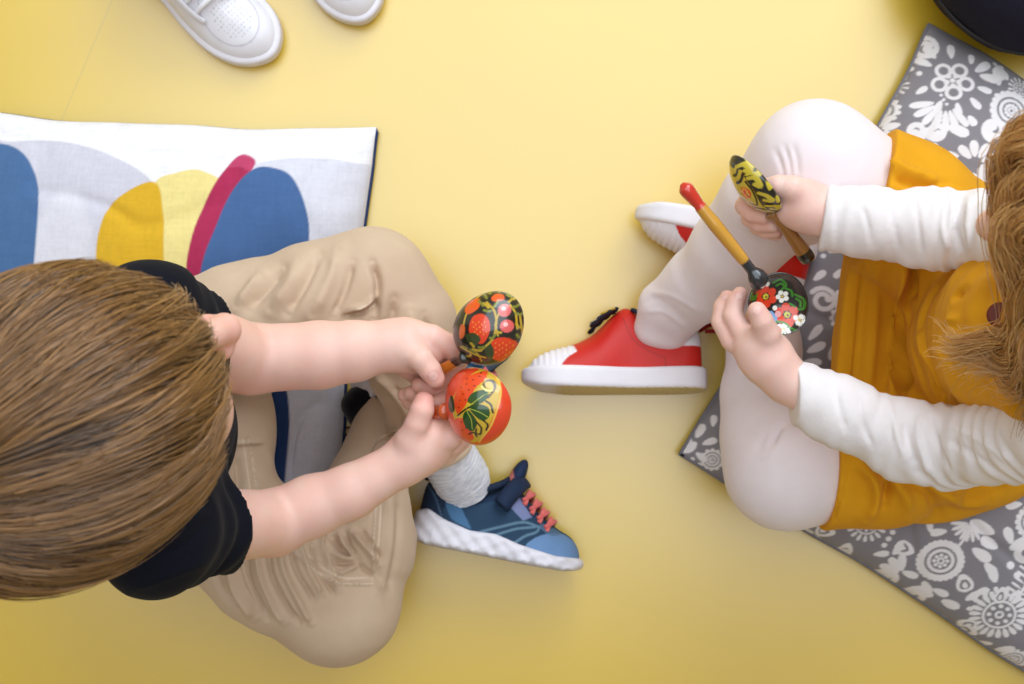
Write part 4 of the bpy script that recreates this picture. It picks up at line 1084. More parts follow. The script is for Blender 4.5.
def hairdo(h, N, rad, crown, hairline, length, colA, colB, colD, lift=.10, seed=1, S=10, r0=.00042, whorl=.25, overhang=.14, clump=.5, dk=.8, tuft=0.0):
    """hair combed outwards from the crown over an ellipsoid"""
    r = np.random.default_rng(seed)
    rad = np.asarray(rad) * h.k; cc = h.p(-.008, 0, .012)
    K = np.asarray(crown, float); K /= np.linalg.norm(K)
    T1 = np.cross(K, [0, 1, 0.]); T1 /= np.linalg.norm(T1); T2 = np.cross(K, T1)
    def dirs(al, be):
        return np.cos(al)[..., None] * K + np.sin(al)[..., None] * (np.cos(be)[..., None] * T1 + np.sin(be)[..., None] * T2)
    bs = np.linspace(-math.pi, math.pi, 181); am = np.zeros(181)
    for i, b in enumerate(bs):
        al = np.linspace(.05, 3.0, 200); d = dirs(al, np.full(200, b))
        out = d[:, 2] < hairline(d[:, 0])
        am[i] = al[np.argmax(out)] if out.any() else 3.0
    amax = lambda b: np.interp((b + math.pi) % (2 * math.pi) - math.pi, bs, am)
    be = r.uniform(-math.pi, math.pi, N); AM = amax(be)
    a0 = np.arccos(1 - r.uniform(0, 1, N) * (1 - np.cos(AM)))
    layer = 1 - a0 / AM                               # roots near the crown lie on top
    ln = length * r.uniform(.65, 1.15, N)
    t = np.linspace(0, 1, S)
    a1 = np.minimum(a0 + ln, AM + overhang * r.uniform(.2, 1, N) * (1 + .6 * vnoise(be * 9, be * 0, seed=5)))
    a1 = np.maximum(a1, a0 + .12)
    AL = a0[:, None] + (a1 - a0)[:, None] * t
    cl = vnoise(be * 14, a0 * 2.2, seed=seed) ; cl2 = vnoise(be * 34, a0 * 3.2, seed=seed + 2)
    BE = be[:, None] + whorl * np.exp(-AL / .5) * 1.2 + t[None] * (clump * .22 * cl + .07 * cl2 + r.normal(0, .035, N))[:, None] / np.maximum(np.sin(AL), .25)
    if tuft:
        nc = 70 + 0 * be; cell = (np.round(be * nc / 6.283 + .5 * vnoise(be * 3, a0 * 4, seed=9)) / nc * 6.283 - be)
        BE = BE + tuft * (t[None] ** 1.5) * cell[:, None]
    D = dirs(AL, BE)
    lf = 1.02 + lift * (.25 + .75 * np.sin(np.clip(AL / 1.6, 0, 1) * 1.5)) * (r.uniform(.15, 1, N)[:, None] * np.minimum(1, t[None] * 5 + .1)) + .04 * cl[:, None] * t[None] + .022 * cl2[:, None] * t[None]
    P = cc + ((D * rad) * lf[..., None]) @ h.M
    k = (cl * .5 + cl2 * .5 + r.normal(0, .4, N)) 
    base = mix(np.tile(lin(colA), (N, 1)), lin(colB), np.clip(.5 + .5 * k, 0, 1))
    base = mix(base, lin(colD), np.clip(.45 * r.uniform(-1, 1, N) + dk * np.clip(-cl * .7 - cl2 * .8, 0, 1), 0, 1))
    col = base[:, None, :] * (np.ones((N, S, 1)))
    R = np.tile(r0 * np.interp(t, [0, .7, 1], [1, 1, .3]), (N, 1)) * r.uniform(.8, 1.25, N)[:, None]
    tri = strands(P, R, col)
    # undercoat
    nb, na = 120, 40
    bb = np.linspace(-math.pi, math.pi, nb, endpoint=False); AMb = amax(bb)
    VV = []
    for i in range(na): VV.append(cc + ((dirs(AMb * (i / (na - 1)) * .99 + .001, bb) * rad) * (1.03 - .04 * max(0, i - na + 4) / 3)) @ h.M)
    VV = np.vstack(VV); FF = np.array([(i * nb + j, (i + 1) * nb + j, (i + 1) * nb + (j + 1) % nb, i * nb + (j + 1) % nb) for i in range(na - 1) for j in range(nb)])
    n = normals(VV, FF)
    if ((VV - cc) * n).sum() < 0: FF = FF[:, ::-1]
    return join([tri, (VV, FF, np.tile(lin(colD), (len(VV), 1)))])

# =====================================================================  the boy
boy = thing('person', 'child with short brown hair, black t-shirt and beige trousers, sitting cross-legged with two spoons', 'person', (-.30, -.08, 0), 'children sitting with painted spoons')
hb = Head((-.2500, -.0450, .562), (math.cos(.60) * .985, math.sin(.60) * .985, -.17), (.15, .1, 1))
f = Field((-.36, -.215, .20), (-.02, .075, .68), .0015)
hb.build(f)
f.chain([(-.262, -.055, .44), (-.275, -.062, .40)], [.036, .045], .02)
f.chain([(-.256, .012, .385), (-.252, -.132, .385)], .030, .02)
f.chain([(-.266, -.06, .36), (-.29, -.07, .23)], [.058, .06], .03)
eU, wU = W(250, 359, .272), W(384, 346, .270)
f.chain([(-.256, .012, .385), eU], [.030, .0275], .012)
f.chain([eU, W(320, 355, .270), W(355, 351, .270), wU], [.0275, .0262, .0235, .0192], .006)
f.chain([W(258, 325, .290), W(257, 350, .3005), W(256, 380, .292)], .0008, .002, op='c')
eL, wL = W(273, 523, .258), W(404, 462, .258)
f.chain([(-.252, -.132, .385), eL], [.030, .0262], .012)
f.chain([eL, W(312, 506, .255), W(350, 492, .257), wL], [.0262, .0245, .0215, .0178], .006)
f.chain([W(266, 500, .276), W(272, 520, .2845), W(276, 540, .276)], .0008, .002, op='c')
# upper hand: a fist round the handle, thumb on top
def fing(pts, r, k=.0022, base=None):
    P = [W(*p) for p in pts]; f.chain(P, r, k, inner=.0015)
f.chain([wU, W(404, 345, .268), W(424, 346, .262)], [.0185, .0205, .0185], .008)
f.ell(W(412, 352, .255), (.024, .0165, .019), .008)
fing([(408, 332, .272), (432, 337, .272), (452, 346, .266), (458, 361, .256), (450, 375, .250), (438, 381, .250)], [.0105, .0098, .0086, .0080, .0074, .0066])
fing([(410, 345, .258), (434, 352, .252), (452, 366, .243), (446, 382, .238), (430, 388, .241), (419, 385, .245)], [.0105, .0098, .0086, .0080, .0074, .0066])
fing([(406, 355, .246), (430, 366, .236), (442, 382, .227), (434, 396, .226), (420, 398, .231), (411, 393, .238)], [.0100, .0092, .0082, .0077, .0072, .0062])
fing([(400, 362, .236), (418, 376, .225), (428, 390, .218), (422, 402, .219), (410, 402, .226), (404, 395, .233)], [.0092, .0082, .0074, .0069, .0065, .0056])
fing([(394, 350, .270), (408, 350, .279), (421, 359, .286), (430, 370, .285), (435, 378, .282)], [.0125, .0118, .0096, .0088, .0078], .005)
nail1 = W(433, 375.5, .291)
# lower hand
f.chain([wL, W(418, 449, .258), W(432, 436, .260)], [.0178, .0200, .0165], .008)
f.ell(W(430, 447, .252), (.022, .017, .015), .008, M=[(.75, .6, 0), (-.6, .75, 0), (0, 0, 1)])
fing([(432, 442, .262), (450, 437, .262), (461, 424, .255), (457, 408, .247), (445, 401, .246), (436, 404, .250)], [.0105, .0098, .0088, .0080, .0074, .0064])
fing([(430, 448, .250), (452, 444, .246), (466, 430, .238), (461, 413, .232), (448, 407, .232), (438, 411, .238)], [.0105, .0096, .0086, .0080, .0074, .0064])
fing([(424, 455, .240), (446, 453, .233), (461, 440, .226), (457, 424, .220), (444, 416, .222), (436, 420, .229)], [.0100, .0090, .0082, .0076, .0070, .0060])
fing([(418, 458, .232), (436, 458, .223), (450, 449, .216), (448, 434, .211), (438, 427, .214), (431, 431, .221)], [.0092, .0082, .0074, .0068, .0064, .0056])
fing([(410, 452, .262), (411, 440, .270), (417, 424, .277), (422, 410, .279), (424, 401, .277)], [.0125, .0120, .0096, .0094, .0080], .005)
Vb, Fb_ = f.mesh()
pk = [(W(432, 376, .285), .012, .6), (W(424, 397, .28), .013, .9), (W(440, 381, .25), .012, .5), (W(452, 346, .27), .012, .35), (W(416, 422, .28), .012, .25), (W(461, 424, .26), .012, .4), (W(445, 402, .25), .01, .5), (eU, .035, .2), (eL, .03, .2), (hb.p(.1, 0, -.03), .02, .7)]
cb = skin_col(Vb, pk, [(nail1, .0042)])
cb = hb.paint(Vb, cb)
mk('body', Vb, Fb_, M['skin'], boy, cb)
hl = lambda fx: np.interp(fx, [-1, -.5, 0, .35, .6, 1], [-.75, -.62, -.28, -.02, .30, .26])
tri = hairdo(hb, 21000, (.089, .075, .082), (-.80, .05, .60), hl, .95, (98, 64, 30), (178, 130, 76), (34, 21, 10), lift=.15, seed=3, whorl=.2, overhang=.22, clump=1.1, tuft=.7, r0=.00033, dk=1.3)
mk('hair', tri[0], tri[1], M['hair'], boy, tri[2])

# t-shirt
f = Field((-.42, -.235, .10), (-.17, .085, .475), .0022)
f.chain([(-.335, -.08, .14), (-.310, -.075, .22), (-.276, -.06, .335)], [.072, .073, .070], .03)
f.chain([(-.256, .014, .385), (-.25, -.134, .385)], [.040, .041], .03)
f.chain([(-.335, -.03, .14), (-.335, -.13, .14)], .07, .03)
wr = lambda X, Y, Z, s, t: (.0022 * np.sin(s * 190 + 2 * np.sin(Y * 60) + X * 50)).astype(f32)
f.chain([(-.256, .014, .385), W(200, 345, .320), W(222, 352, .300)], [.040, .036, .034], .02, wr); f.plane(W(194, 350, .318), (.6, 0, -.5), .002)
sleeveE = W(240, 514, .292)
f.chain([(-.25, -.134, .385), W(222, 524, .305), W(252, 512, .28)], [.041, .0325, .0300], .02, wr)
ax = W(273, 510, .262) - W(215, 526, .305); ax /= np.linalg.norm(ax)
f.plane(W(216, 523, .305), ax, .002)
V, F = f.mesh()
fs = [([(160, 470), (185, 500), (215, 505)], 6, -.003), ([(150, 560), (185, 545), (215, 515)], 6, -.003), ([(205, 440), (222, 455), (235, 480)], 5, -.003), ([(215, 410), (228, 430), (232, 450)], 5, .002), ([(130, 590), (170, 575), (210, 560)], 5, .002)]
V = folds(V, F, fs)
ts = mk('t_shirt', V, F, M['jersey'], boy, np.tile(lin((17, 19, 29)), (len(V), 1)))
v, fq = tube(catmull([W(228, 481, .285) + 0, W(237, 500, .318), W(244, 545, .300)], 6), .0012, 6)
a = np.linspace(0, 2 * math.pi, 33)[:-1]; nk = np.array([-.262, -.055, .425])
v, fq = tube(np.array([nk + np.array([math.cos(q_) * .047, math.sin(q_) * .047, -.006 * math.cos(q_)]) for q_ in np.append(a, a[0])]), .0055, 8, cap=False)
mk('neckband', v, fq, M['jersey'], ts, np.tile(lin((17, 19, 29)), (len(v), 1)))

# trousers
f = Field((-.43, -.335, .015), (-.02, .125, .225), .0015)
f.ell((-.335, -.08, .115), (.085, .12, .072), .03)
f.ell((-.262, -.082, .105), (.045, .075, .045), .03)
kU, kL = W(372, 287, .150), W(337, 603, .098)
w1 = lambda X, Y, Z, s, t: (.0007 * np.sin(s * 150 + 1.5 * np.sin(Y * 90))).astype(f32)
f.chain([(-.335, -.02, .125), (-.235, .012, .140), (-.17, .032, .148), kU], [.064, .0575, .0545, .0505], .015, w1)
f.chain([kU, W(402, 322, .146), W(415, 365, .128), W(428, 415, .100), W(441, 448, .085)], [.0500, .0455, .0410, .0350, .0310], .012, w1)
f.chain([(-.335, -.120, .12), (-.275, -.150, .115), (-.218, -.200, .106), kL], [.062, .057, .0605, .0560], .015, w1)
f.chain([kL, W(360, 545, .088), W(372, 495, .076), W(388, 448, .058), W(390, 424, .052)], [.0560, .0500, .0455, .0380, .0335], .012, w1)
d1 = W(446, 458, .078) - W(428, 415, .1); f.plane(W(442, 452, .082), d1, .002)
V, F = f.mesh()
V = folds(V, F, [
 # upper leg
 ([(372, 262), (378, 285), (374, 318)], 4, -.0045), ([(345, 318), (362, 314), (374, 306)], 3.5, -.004), ([(352, 310), (366, 306), (376, 296)], 3, .0025), ([(300, 262), (290, 285), (270, 310)], 7, .003), ([(318, 255), (304, 285), (288, 312)], 5, -.003),
 ([(340, 250), (330, 280), (312, 315)], 7, .003), ([(352, 262), (345, 290), (334, 316)], 4, -.0025), ([(282, 268), (266, 290), (250, 308)], 5, -.003), ([(262, 275), (248, 292), (236, 308)], 5, .003),
 ([(395, 300), (392, 318), (385, 330)], 5, -.003), ([(410, 310), (412, 330), (405, 350)], 5, .0025), ([(425, 315), (432, 340), (434, 360)], 4, -.002),
 ([(365, 385), (385, 400), (405, 430)], 3.5, -.003), ([(375, 372), (398, 395), (418, 430)], 4, .003), ([(392, 385), (410, 405), (425, 432)], 2.5, -.0025),
 ([(332, 538), (340, 548), (352, 556)], 2.6, -.0042), ([(345, 534), (349, 545), (357, 556)], 2.2, -.0036), ([(339, 534), (345, 546), (354, 555)], 2.2, .003), ([(330, 552), (342, 558), (354, 560)], 2.4, .003), ([(334, 562), (345, 563), (357, 561)], 2.4, -.0036), ([(338, 574), (348, 570), (358, 564)], 2.4, .0026), ([(352, 532), (364, 546), (377, 564)], 2.8, .0042), ([(362, 530), (371, 543), (379, 556)], 2.0, -.0030), ([(358, 562), (366, 570), (376, 576)], 2.2, -.0030), ([(325, 530), (321, 548), (330, 566), (344, 578)], 2.4, .0026),
 ([(246, 545), (248, 575), (260, 605), (268, 618)], 3.0, -.0040), ([(255, 545), (260, 575), (273, 605), (284, 622)], 3.0, .0030), ([(268, 545), (272, 575), (288, 608), (298, 622)], 2.4, -.0040), ([(278, 545), (284, 572), (300, 602), (312, 622)], 3.2, .0036), ([(291, 545), (297, 570), (314, 600)], 2.4, -.0036), ([(300, 545), (307, 568), (322, 594)], 2.4, .003),
 ([(312, 545), (318, 568), (334, 594)], 2.2, -.0032), ([(322, 548), (328, 570), (340, 590)], 2.6, .0022), ([(228, 560), (236, 590), (254, 617)], 4, .003), ([(236, 555), (243, 585), (258, 612)], 2.6, -.002), ([(215, 570), (222, 590), (238, 608)], 3, -.002),
 ([(288, 546), (310, 566), (336, 582), (372, 584)], 1.6, .0016), ([(292, 542), (316, 562), (342, 578)], 1.0, -.001),
 ([(376, 505), (374, 535), (372, 560), (377, 590)], 1.3, .0014), ([(382, 505), (379, 540), (378, 575)], 1.1, -.001),
 ([(385, 475), (390, 510), (388, 550), (376, 600)], 7, .002), ([(398, 500), (396, 545), (388, 590)], 4, -.0016),
 ([(340, 520), (352, 515), (362, 500)], 4, -.003), ([(352, 525), (365, 515), (372, 500)], 3, .002),
 ([(395, 432), (378, 440), (370, 455), (370, 472)], 1.4, -.0018), ([(400, 428), (382, 436), (374, 452), (374, 470)], 1.3, .0015), ([(385, 440), (395, 447), (402, 456)], 2.5, -.002),
 ([(248, 438), (252, 455), (256, 485)], 1.3, -.0016), ([(232, 444), (262, 442)], 1.5, .0018), ([(236, 455), (240, 475), (238, 495)], 4, -.003), ([(266, 452), (274, 468), (286, 484)], 4, .002),
], 2.0)
tc_ = mix(np.tile(lin((208, 184, 158)), (len(V), 1)), lin((192, 164, 136)), .3 + .3 * vnoise(V[:, 0] * 30, V[:, 1] * 30, V[:, 2] * 30))
tc_ = stitches(V, F, tc_, [[(288, 546), (310, 566), (336, 582), (372, 584)], [(292, 541), (315, 561), (340, 577), (374, 578)], [(376, 505), (374, 535), (372, 560)], [(381, 505), (379, 535), (377, 560)], [(396, 432), (378, 440), (370, 455), (370, 472)],
  [(248, 438), (252, 455), (256, 485)], [(243, 440), (246, 460), (250, 490)], [(346, 312), (362, 308), (374, 300)], [(346, 316), (364, 312), (376, 304)]], (232, 216, 194))
trz = mk('trousers', V, F, M['denimish'], boy, tc_)
def dashes(pts, z, n, r=.0006):
    C_ = catmull([W(x, y, z) for x, y in pts], 12); return C_
# sock and ankle of the outer foot
s0 = W(436, 436, .088)
P = catmull([W(436, 436, .088), W(451, 461, .068), W(461, 478, .050), W(467, 492, .040)], 20)
ss = np.linspace(0, 1, len(P)); R = np.interp(ss, [0, .35, .7, 1], [.0245, .0262, .0268, .023]) + .0006 * np.sin(ss * 150)
v, fq = tube(P, R, 40, flat=((0, 0, 1), .86))
ang = np.arctan2(v[:, 2] - .075, (v - s0) @ np.array([.8, .5, 0]))
k_ = .5 + .5 * np.sin(ang * 42); nv = normals(v, fq); v2 = v + nv * (.0006 * k_)[:, None]
mk('sock', v2, fq, M['knit'], boy, mix(np.tile(lin((238, 238, 244)), (len(v), 1)), lin((186, 190, 204)), (.75 * (1 - k_)) * .8))
sh = shoe_parts('shoe', boy, MB1, upB, soleB, M['mesh'], exB)
# the inner foot lies under the other shin
MB2 = frame2d(W(350, 418, .036), math.radians(-24), math.radians(4)); MB2[:3, 1] *= 1
s0, s1 = W(392, 436, .050), W(386, 400, .045)
s0, s1 = W(382, 428, .045), W(354, 386, .045)
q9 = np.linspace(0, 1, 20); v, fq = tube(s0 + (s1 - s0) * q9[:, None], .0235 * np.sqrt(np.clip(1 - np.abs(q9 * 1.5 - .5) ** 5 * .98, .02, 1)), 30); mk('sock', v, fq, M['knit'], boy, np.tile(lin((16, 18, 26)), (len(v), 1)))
def flipy(tri): 
    v = tri[0].copy(); return (v,) + tuple(tri[1:])
ex = np.array([math.cos(.30), math.sin(.30), 0]); ey = -np.array([-math.sin(.30), math.cos(.30), 0]); 
MB2 = mat4(ex, ey, np.array([0, 0, 1.]), W(348, 372, .036))
shoe_parts('shoe', boy, MB2, upB, soleB, M['mesh'], exB)

# =====================================================================  the girl
girl = thing('person', 'child with strawberry blond hair, mustard dress, white tights and red shoes, holding two spoons', 'person', (.41, .0, 0), 'children sitting with painted spoons')
hg = Head((.3840, .058, .545), (-1, .16, -.26), (-.2, 0, 1), .98)
f = Field((.155, -.19, .17), (.50, .175, .67), .0015)
hg.build(f)
f.chain([(.405, .01, .44), (.40, .005, .40)], [.034, .042], .02)
f.chain([(.39, .065, .39), (.39, -.06, .38)], .026, .02)
f.chain([(.398, .005, .36), (.405, .0, .24)], [.05, .052], .03)
geU, gwU = W(985, 231, .292), W(826, 213, .256)
geL, gwL = W(945, 447, .275), W(786, 380, .252)
f.chain([(.39, .065, .39), geU, W(900, 226, .272), gwU], [.026, .022, .021, .0182], .008)
f.chain([(.39, -.06, .38), geL, W(870, 426, .262), gwL], [.026, .022, .0205, .0175], .008)
# upper hand: spoon handle between thumb side and folded fingers
f.chain([gwU, W(808, 208, .254), W(793, 203, .250)], [.0182, .0190, .0170], .008)
f.ell(W(800, 203, .252), (.021, .0185, .0125), .008, M=[(.95, -.1, .2), (.1, 1, 0), (-.2, 0, 1)])
fing([(806, 195, .262), (792, 189, .266), (778, 186, .264), (766, 187, .258)], [.0120, .0108, .0088, .0072], .005)
fing([(792, 192, .250), (772, 190, .242), (752, 194, .232), (744, 206, .230), (752, 214, .235), (764, 217, .240)], [.0098, .0088, .0080, .0074, .0070, .0060])
fing([(794, 202, .244), (774, 203, .232), (754, 208, .222), (750, 218, .222), (760, 224, .229), (773, 225, .236)], [.0098, .0088, .0078, .0074, .0070, .0062])
fing([(798, 212, .240), (780, 215, .226), (762, 219, .216), (758, 227, .217), (766, 231, .223), (776, 231, .229)], [.0090, .0080, .0072, .0068, .0064, .0056])
fing([(802, 218, .236), (788, 222, .224), (774, 226, .214), (770, 232, .215), (776, 235, .220)], [.0082, .0072, .0064, .0060, .0052])
# lower hand under the black bowl
f.chain([gwL, W(770, 362, .254), W(757, 346, .255)], [.0175, .0195, .0180], .008)
f.ell(W(762, 352, .253), (.022, .0205, .0130), .008, M=[(-.6, .8, 0), (.8, .6, 0), (0, 0, 1)])
fing([(768, 347, .262), (767, 334, .270), (762, 321, .277), (757, 311, .279)], [.0120, .0105, .0088, .0076], .005)
fing([(755, 343, .256), (742, 332, .253), (733, 316, .249), (735, 302, .246), (740, 294, .246)], [.0100, .0092, .0082, .0074, .0062])
fing([(748, 350, .250), (732, 340, .245), (721, 322, .240), (722, 307, .239), (727, 297, .240)], [.0100, .0090, .0078, .0070, .0058])
fing([(757, 346, .242), (752, 332, .232), (755, 316, .230), (768, 306, .232)], [.0092, .0084, .0076, .0064])
fing([(763, 356, .238), (762, 340, .226), (768, 326, .224), (778, 318, .228)], [.0085, .0076, .0068, .0056])
Vb, Fb_ = f.mesh()
pk = [(W(727, 298, .24), .010, .8), (W(740, 296, .247), .010, .8), (W(757, 311, .28), .010, .6), (W(750, 214, .235), .014, .6), (W(764, 226, .232), .014, .6), (W(742, 330, .257), .012, .35), (W(728, 335, .25), .012, .35), (W(795, 212, .262), .016, .4), (W(775, 366, .262), .014, .3)]
cb = skin_col(Vb, pk, [(W(757, 310, .2855), .0038), (W(739, 296, .2515), .0033), (W(727, 298, .2450), .003)])
cb = mix(cb, lin((240, 206, 196)), .35 * np.ones(len(cb))); cb = hg.paint(Vb, cb, (170, 120, 76))
mk('body', Vb, Fb_, M['skin'], girl, cb)

# tights
f = Field((.115, -.20, .012), (.52, .225, .26), .002)
gk, gl = W(815, 166, .200), W(786, 468, .118)
f.ell((.43, .0, .10), (.08, .11, .055), .03)
f.chain([gk, (.335, .112, .172), (.43, .05, .115)], [.0525, .050, .048], .015)
f.chain([gk, W(772, 205, .165), W(734, 250, .120), W(702, 284, .082), W(680, 304, .058)], [.0510, .0455, .0400, .0330, .0250], .018, inner=.006)
for o_ in (-9, 9): f.chain([W(701 + o_ * .6, 284 + o_ * .3, .080), W(672 + o_, 308 + o_ * .3, .054), W(662 + o_, 330 + o_ * .2, .041)], [.028, .0225, .0185], .012, inner=.006)
f.chain([gl, (.33, -.105, .113), (.43, -.05, .105)], [.0545, .051, .050], .015)
f.chain([gl, W(772, 435, .098), W(764, 395, .078), W(764, 345, .062), W(766, 312, .052)], [.0530, .0450, .0380, .0325, .0255], .014)
V, F = f.mesh()
V = folds(V, F, [([(783, 425), (776, 433), (772, 446)], 3, -.005), ([(790, 420), (806, 424), (822, 436)], 4, -.006), ([(770, 430), (762, 440), (757, 455)], 4, -.0015), ([(778, 440), (772, 452), (768, 462)], 4, .0015),
 ([(775, 150), (781, 165), (784, 180)], 2.6, -.0016), ([(784, 146), (789, 162), (791, 178)], 2.4, -.0016), ([(793, 146), (797, 160), (798, 176)], 2.6, -.0014),
 ([(640, 305), (660, 300), (690, 325)], 3, -.0008), ([(650, 292), (672, 296), (700, 312)], 2.5, .001), ([(645, 312), (664, 312), (686, 328)], 2.5, .001)])
mk('tights', V, F, M['tights'], girl, np.tile(lin((236, 224, 226)), (len(V), 1)))
shoe_parts('shoe', girl, MR1, upR, soleR, M['leather'], exR)
exg = np.array([-math.cos(.235), math.sin(.235), 0]); eyg = np.array([-math.sin(.235), -math.cos(.235), 0])
shoe_parts('shoe', girl, mat4(exg, eyg, np.cross(exg, eyg), W(818, 240, .036)), upR, soleR, M['leather'], exR)

# long sleeved top
f = Field((.225, -.19, .12), (.50, .19, .48), .0018)
rings = lambda a, b: (lambda X, Y, Z, s, t: ((.0009 + .0011 * np.exp(-((s - a) / .028) ** 2)) * np.sin(s * b + 2.2 * np.sin(Z * 70 + Y * 40) + 1.2 * np.sin(X * 160)) + .0010 * np.sin(s * 95 + Z * 90 + 1.3)).astype(f32))
f.chain([(.42, .0, .18), (.41, .005, .36)], [.045, .045], .02)
f.chain([(.39, .065, .39), (.39, -.062, .38)], .034, .03)
f.chain([(.392, .066, .385), geU, W(930, 229, .276), W(870, 223, .264), W(816, 217, .257)], [.036, .0300, .0292, .0275, .0250], .012, rings(.12, 420), inner=.012)
f.chain([(.392, -.066, .38), geL, W(905, 440, .268), W(840, 412, .260), W(779, 383, .252)], [.036, .0305, .0298, .0268, .0238], .012, rings(.12, 380), inner=.012)
d1 = W(816, 217, .257) - W(870, 223, .264); f.plane(W(822, 218, .257), d1, .002)
d2 = W(779, 383, .252) - W(840, 412, .26); f.plane(W(784, 386, .253), d2, .002)
V, F = f.mesh()
V = folds(V, F, [([(798, 378), (794, 392), (782, 410)], 1.6, -.0012), ([(835, 190), (836, 220), (836, 250)], 2, -.0008), ([(905, 418), (908, 442), (918, 470)], 4, -.0035), ([(920, 412), (918, 440), (930, 475)], 3.5, .003), ([(890, 405), (896, 430), (904, 458)], 3.5, .0025),
 ([(930, 412), (936, 440), (950, 474)], 3, -.0025), ([(860, 395), (862, 420), (872, 446)], 3, -.002), ([(835, 380), (838, 402), (846, 430)], 3, -.0016), ([(950, 425), (980, 440), (1010, 462)], 4, .002), ([(945, 438), (975, 456), (1000, 476)], 4, -.002),
 ([(990, 420), (1000, 440), (1015, 462)], 3.5, -.002), ([(960, 200), (955, 225), (962, 255)], 3, -.003), ([(970, 200), (968, 225), (972, 255)], 3, .0025), ([(945, 200), (942, 225), (948, 252)], 3, .002), ([(915, 195), (918, 220), (922, 255)], 3, -.0015), ([(890, 195), (892, 215), (900, 252)], 3, -.0014), ([(862, 205), (868, 225), (872, 245)], 3, -.0014)])
tp = mk('long_sleeved_top', V, F, M['jersey'], girl, np.tile(lin((236, 230, 230)), (len(V), 1)))
a = np.linspace(0, 2 * math.pi, 61); nk = np.array([.398, .012, .432])
v, fq = tube(np.array([nk + np.array([math.cos(q_) * (.047 + .004 * math.sin(q_ * 9)), math.sin(q_) * (.052 + .004 * math.cos(q_ * 9)), .012 * math.cos(q_) + .002 * math.sin(q_ * 14)]) for q_ in a]), .008, 8, cap=False, flat=((0, 0, 1), .6))
mk('collar', v, fq, M['jersey'], tp, np.tile(lin((240, 228, 214)), (len(v), 1)))

# mustard dress: skirt stretched over the thighs, bib and straps
f = Field((.26, -.20, .03), (.53, .20, .455), .0020)
f.ell((.43, .0, .11), (.085, .12, .075), .03)
cw = lambda X, Y, Z, s, t: (.0016 * np.sin(s * 210 + 2 * np.sin(Y * 70))).astype(f32)
f.chain([(.22, .172, .216), gk, (.335, .112, .180), (.43, .05, .13)], [.055, .0575, .0605, .068], .012)
f.chain([(.22, -.125, .118), gl, (.335, -.105, .12), (.43, -.05, .115)], [.0575, .0585, .0615, .068], .012)
f.ell((.385, -.130, .085), (.060, .040, .030), .02); f.ell((.425, -.115, .075), (.075, .045, .035), .02); f.ell((.325, -.125, .085), (.045, .042, .035), .02)
for x, z in ((.292, .150), (.310, .146), (.328, .140), (.346, .134), (.365, .13)):
    f.chain([(x + .03, .12, .165), (x + .010, .06, z), (x, 0, z - .012), (x - .002, -.06, z - .015), (x, -.11, .13)], [.020, .014, .013, .014, .02], .012)
f.chain([(.43, .0, .15), (.418, .0, .22), (.402, .006, .31), (.398, .01, .37)], [.082, .078, .072, .060], .02, cw)
for s in (-1, 1): f.chain([(.352, s * .032, .33), (.356, .006 + s * .046, .395), (.39, .004 + s * .052, .425), (.43, s * .05, .40)], [.012, .013, .013, .013], .008)
hem = catmull([(.352, .230), (.330, .19), (.3150, .1625), (.304, .120), (.2955, .078), (.289, .0), (.2855, -.088), (.2835, -.130), (.281, -.166), (.279, -.21)], 6)[::-1]
f.custom(lambda X, Y, Z: (X - np.interp(Y, hem[:, 1], hem[:, 0]).astype(f32)) * .95 + 0 * Z, .002, 'c')
V, F = f.mesh()
V = folds(V, F, [
 ([(862, 262), (858, 330), (848, 440)], 1.6, -.0018), ([(905, 262), (900, 320), (893, 400)], 5, .006), ([(914, 262), (908, 320), (902, 390)], 4, -.007), ([(928, 300), (914, 330), (906, 380)], 5, -.008),
 ([(878, 262), (874, 330), (866, 420)], 5, .0015), ([(905, 335), (920, 370), (945, 420)], 5, -.006), ([(912, 330), (928, 355), (940, 378), (952, 412)], 4, .004), ([(905, 338), (922, 334), (945, 330)], 5, .003), ([(925, 345), (940, 350), (952, 362)], 3, -.003),
 ([(935, 388), (948, 395), (958, 410)], 3, -.003), ([(930, 290), (950, 296), (965, 290)], 4, -.003), ([(926, 315), (944, 320), (962, 318)], 4, .002),
 ([(848, 452), (842, 490), (834, 522)], 1.5, -.0014), ([(860, 465), (874, 480), (876, 500), (866, 518)], 5, .005), ([(870, 462), (886, 482), (884, 505)], 4, -.005), ([(890, 475), (905, 495), (908, 515)], 6, .004), ([(905, 482), (930, 495), (938, 515)], 5, -.004), ([(940, 488), (960, 500), (990, 500)], 6, .004), ([(930, 480), (950, 490), (1000, 488)], 4, -.003),
 ([(888, 158), (905, 170), (930, 178)], 5, .003), ([(895, 178), (920, 186), (945, 185)], 4, -.003), ([(930, 178), (945, 190), (965, 195)], 4, .002)], 2.0)
md = lin((224, 160, 30)); n_ = vnoise(V[:, 0] * 40, V[:, 1] * 40, V[:, 2] * 40)
dr = mk('dress', V, F, M['corduroy'], girl, mix(np.tile(md, (len(V), 1)), lin((206, 140, 20)), .25 + .25 * n_))
def button(c, nrm, r, col):
    n, t1, t2 = frame(nrm, (0, 0, 1) if abs(nrm[2]) < .9 else (1, 0, 0))
    pr = [(0.0005, .003), (r * .5, .0026), (r * .7, .0032), (r * .95, .0028), (r, .0014), (r, 0)]
    VV = [np.asarray(c) + n * h_ + (t1 * math.cos(a_) + t2 * math.sin(a_)) * r_ for r_, h_ in pr for a_ in np.linspace(0, 2 * math.pi, 24, endpoint=False)]
    FF = [(i * 24 + j, i * 24 + (j + 1) % 24, (i + 1) * 24 + (j + 1) % 24, (i + 1) * 24 + j) for i in range(5) for j in range(24)]
    return mk('button', VV, FF, M['leather'], dr, np.tile(lin(col), (len(VV), 1)))
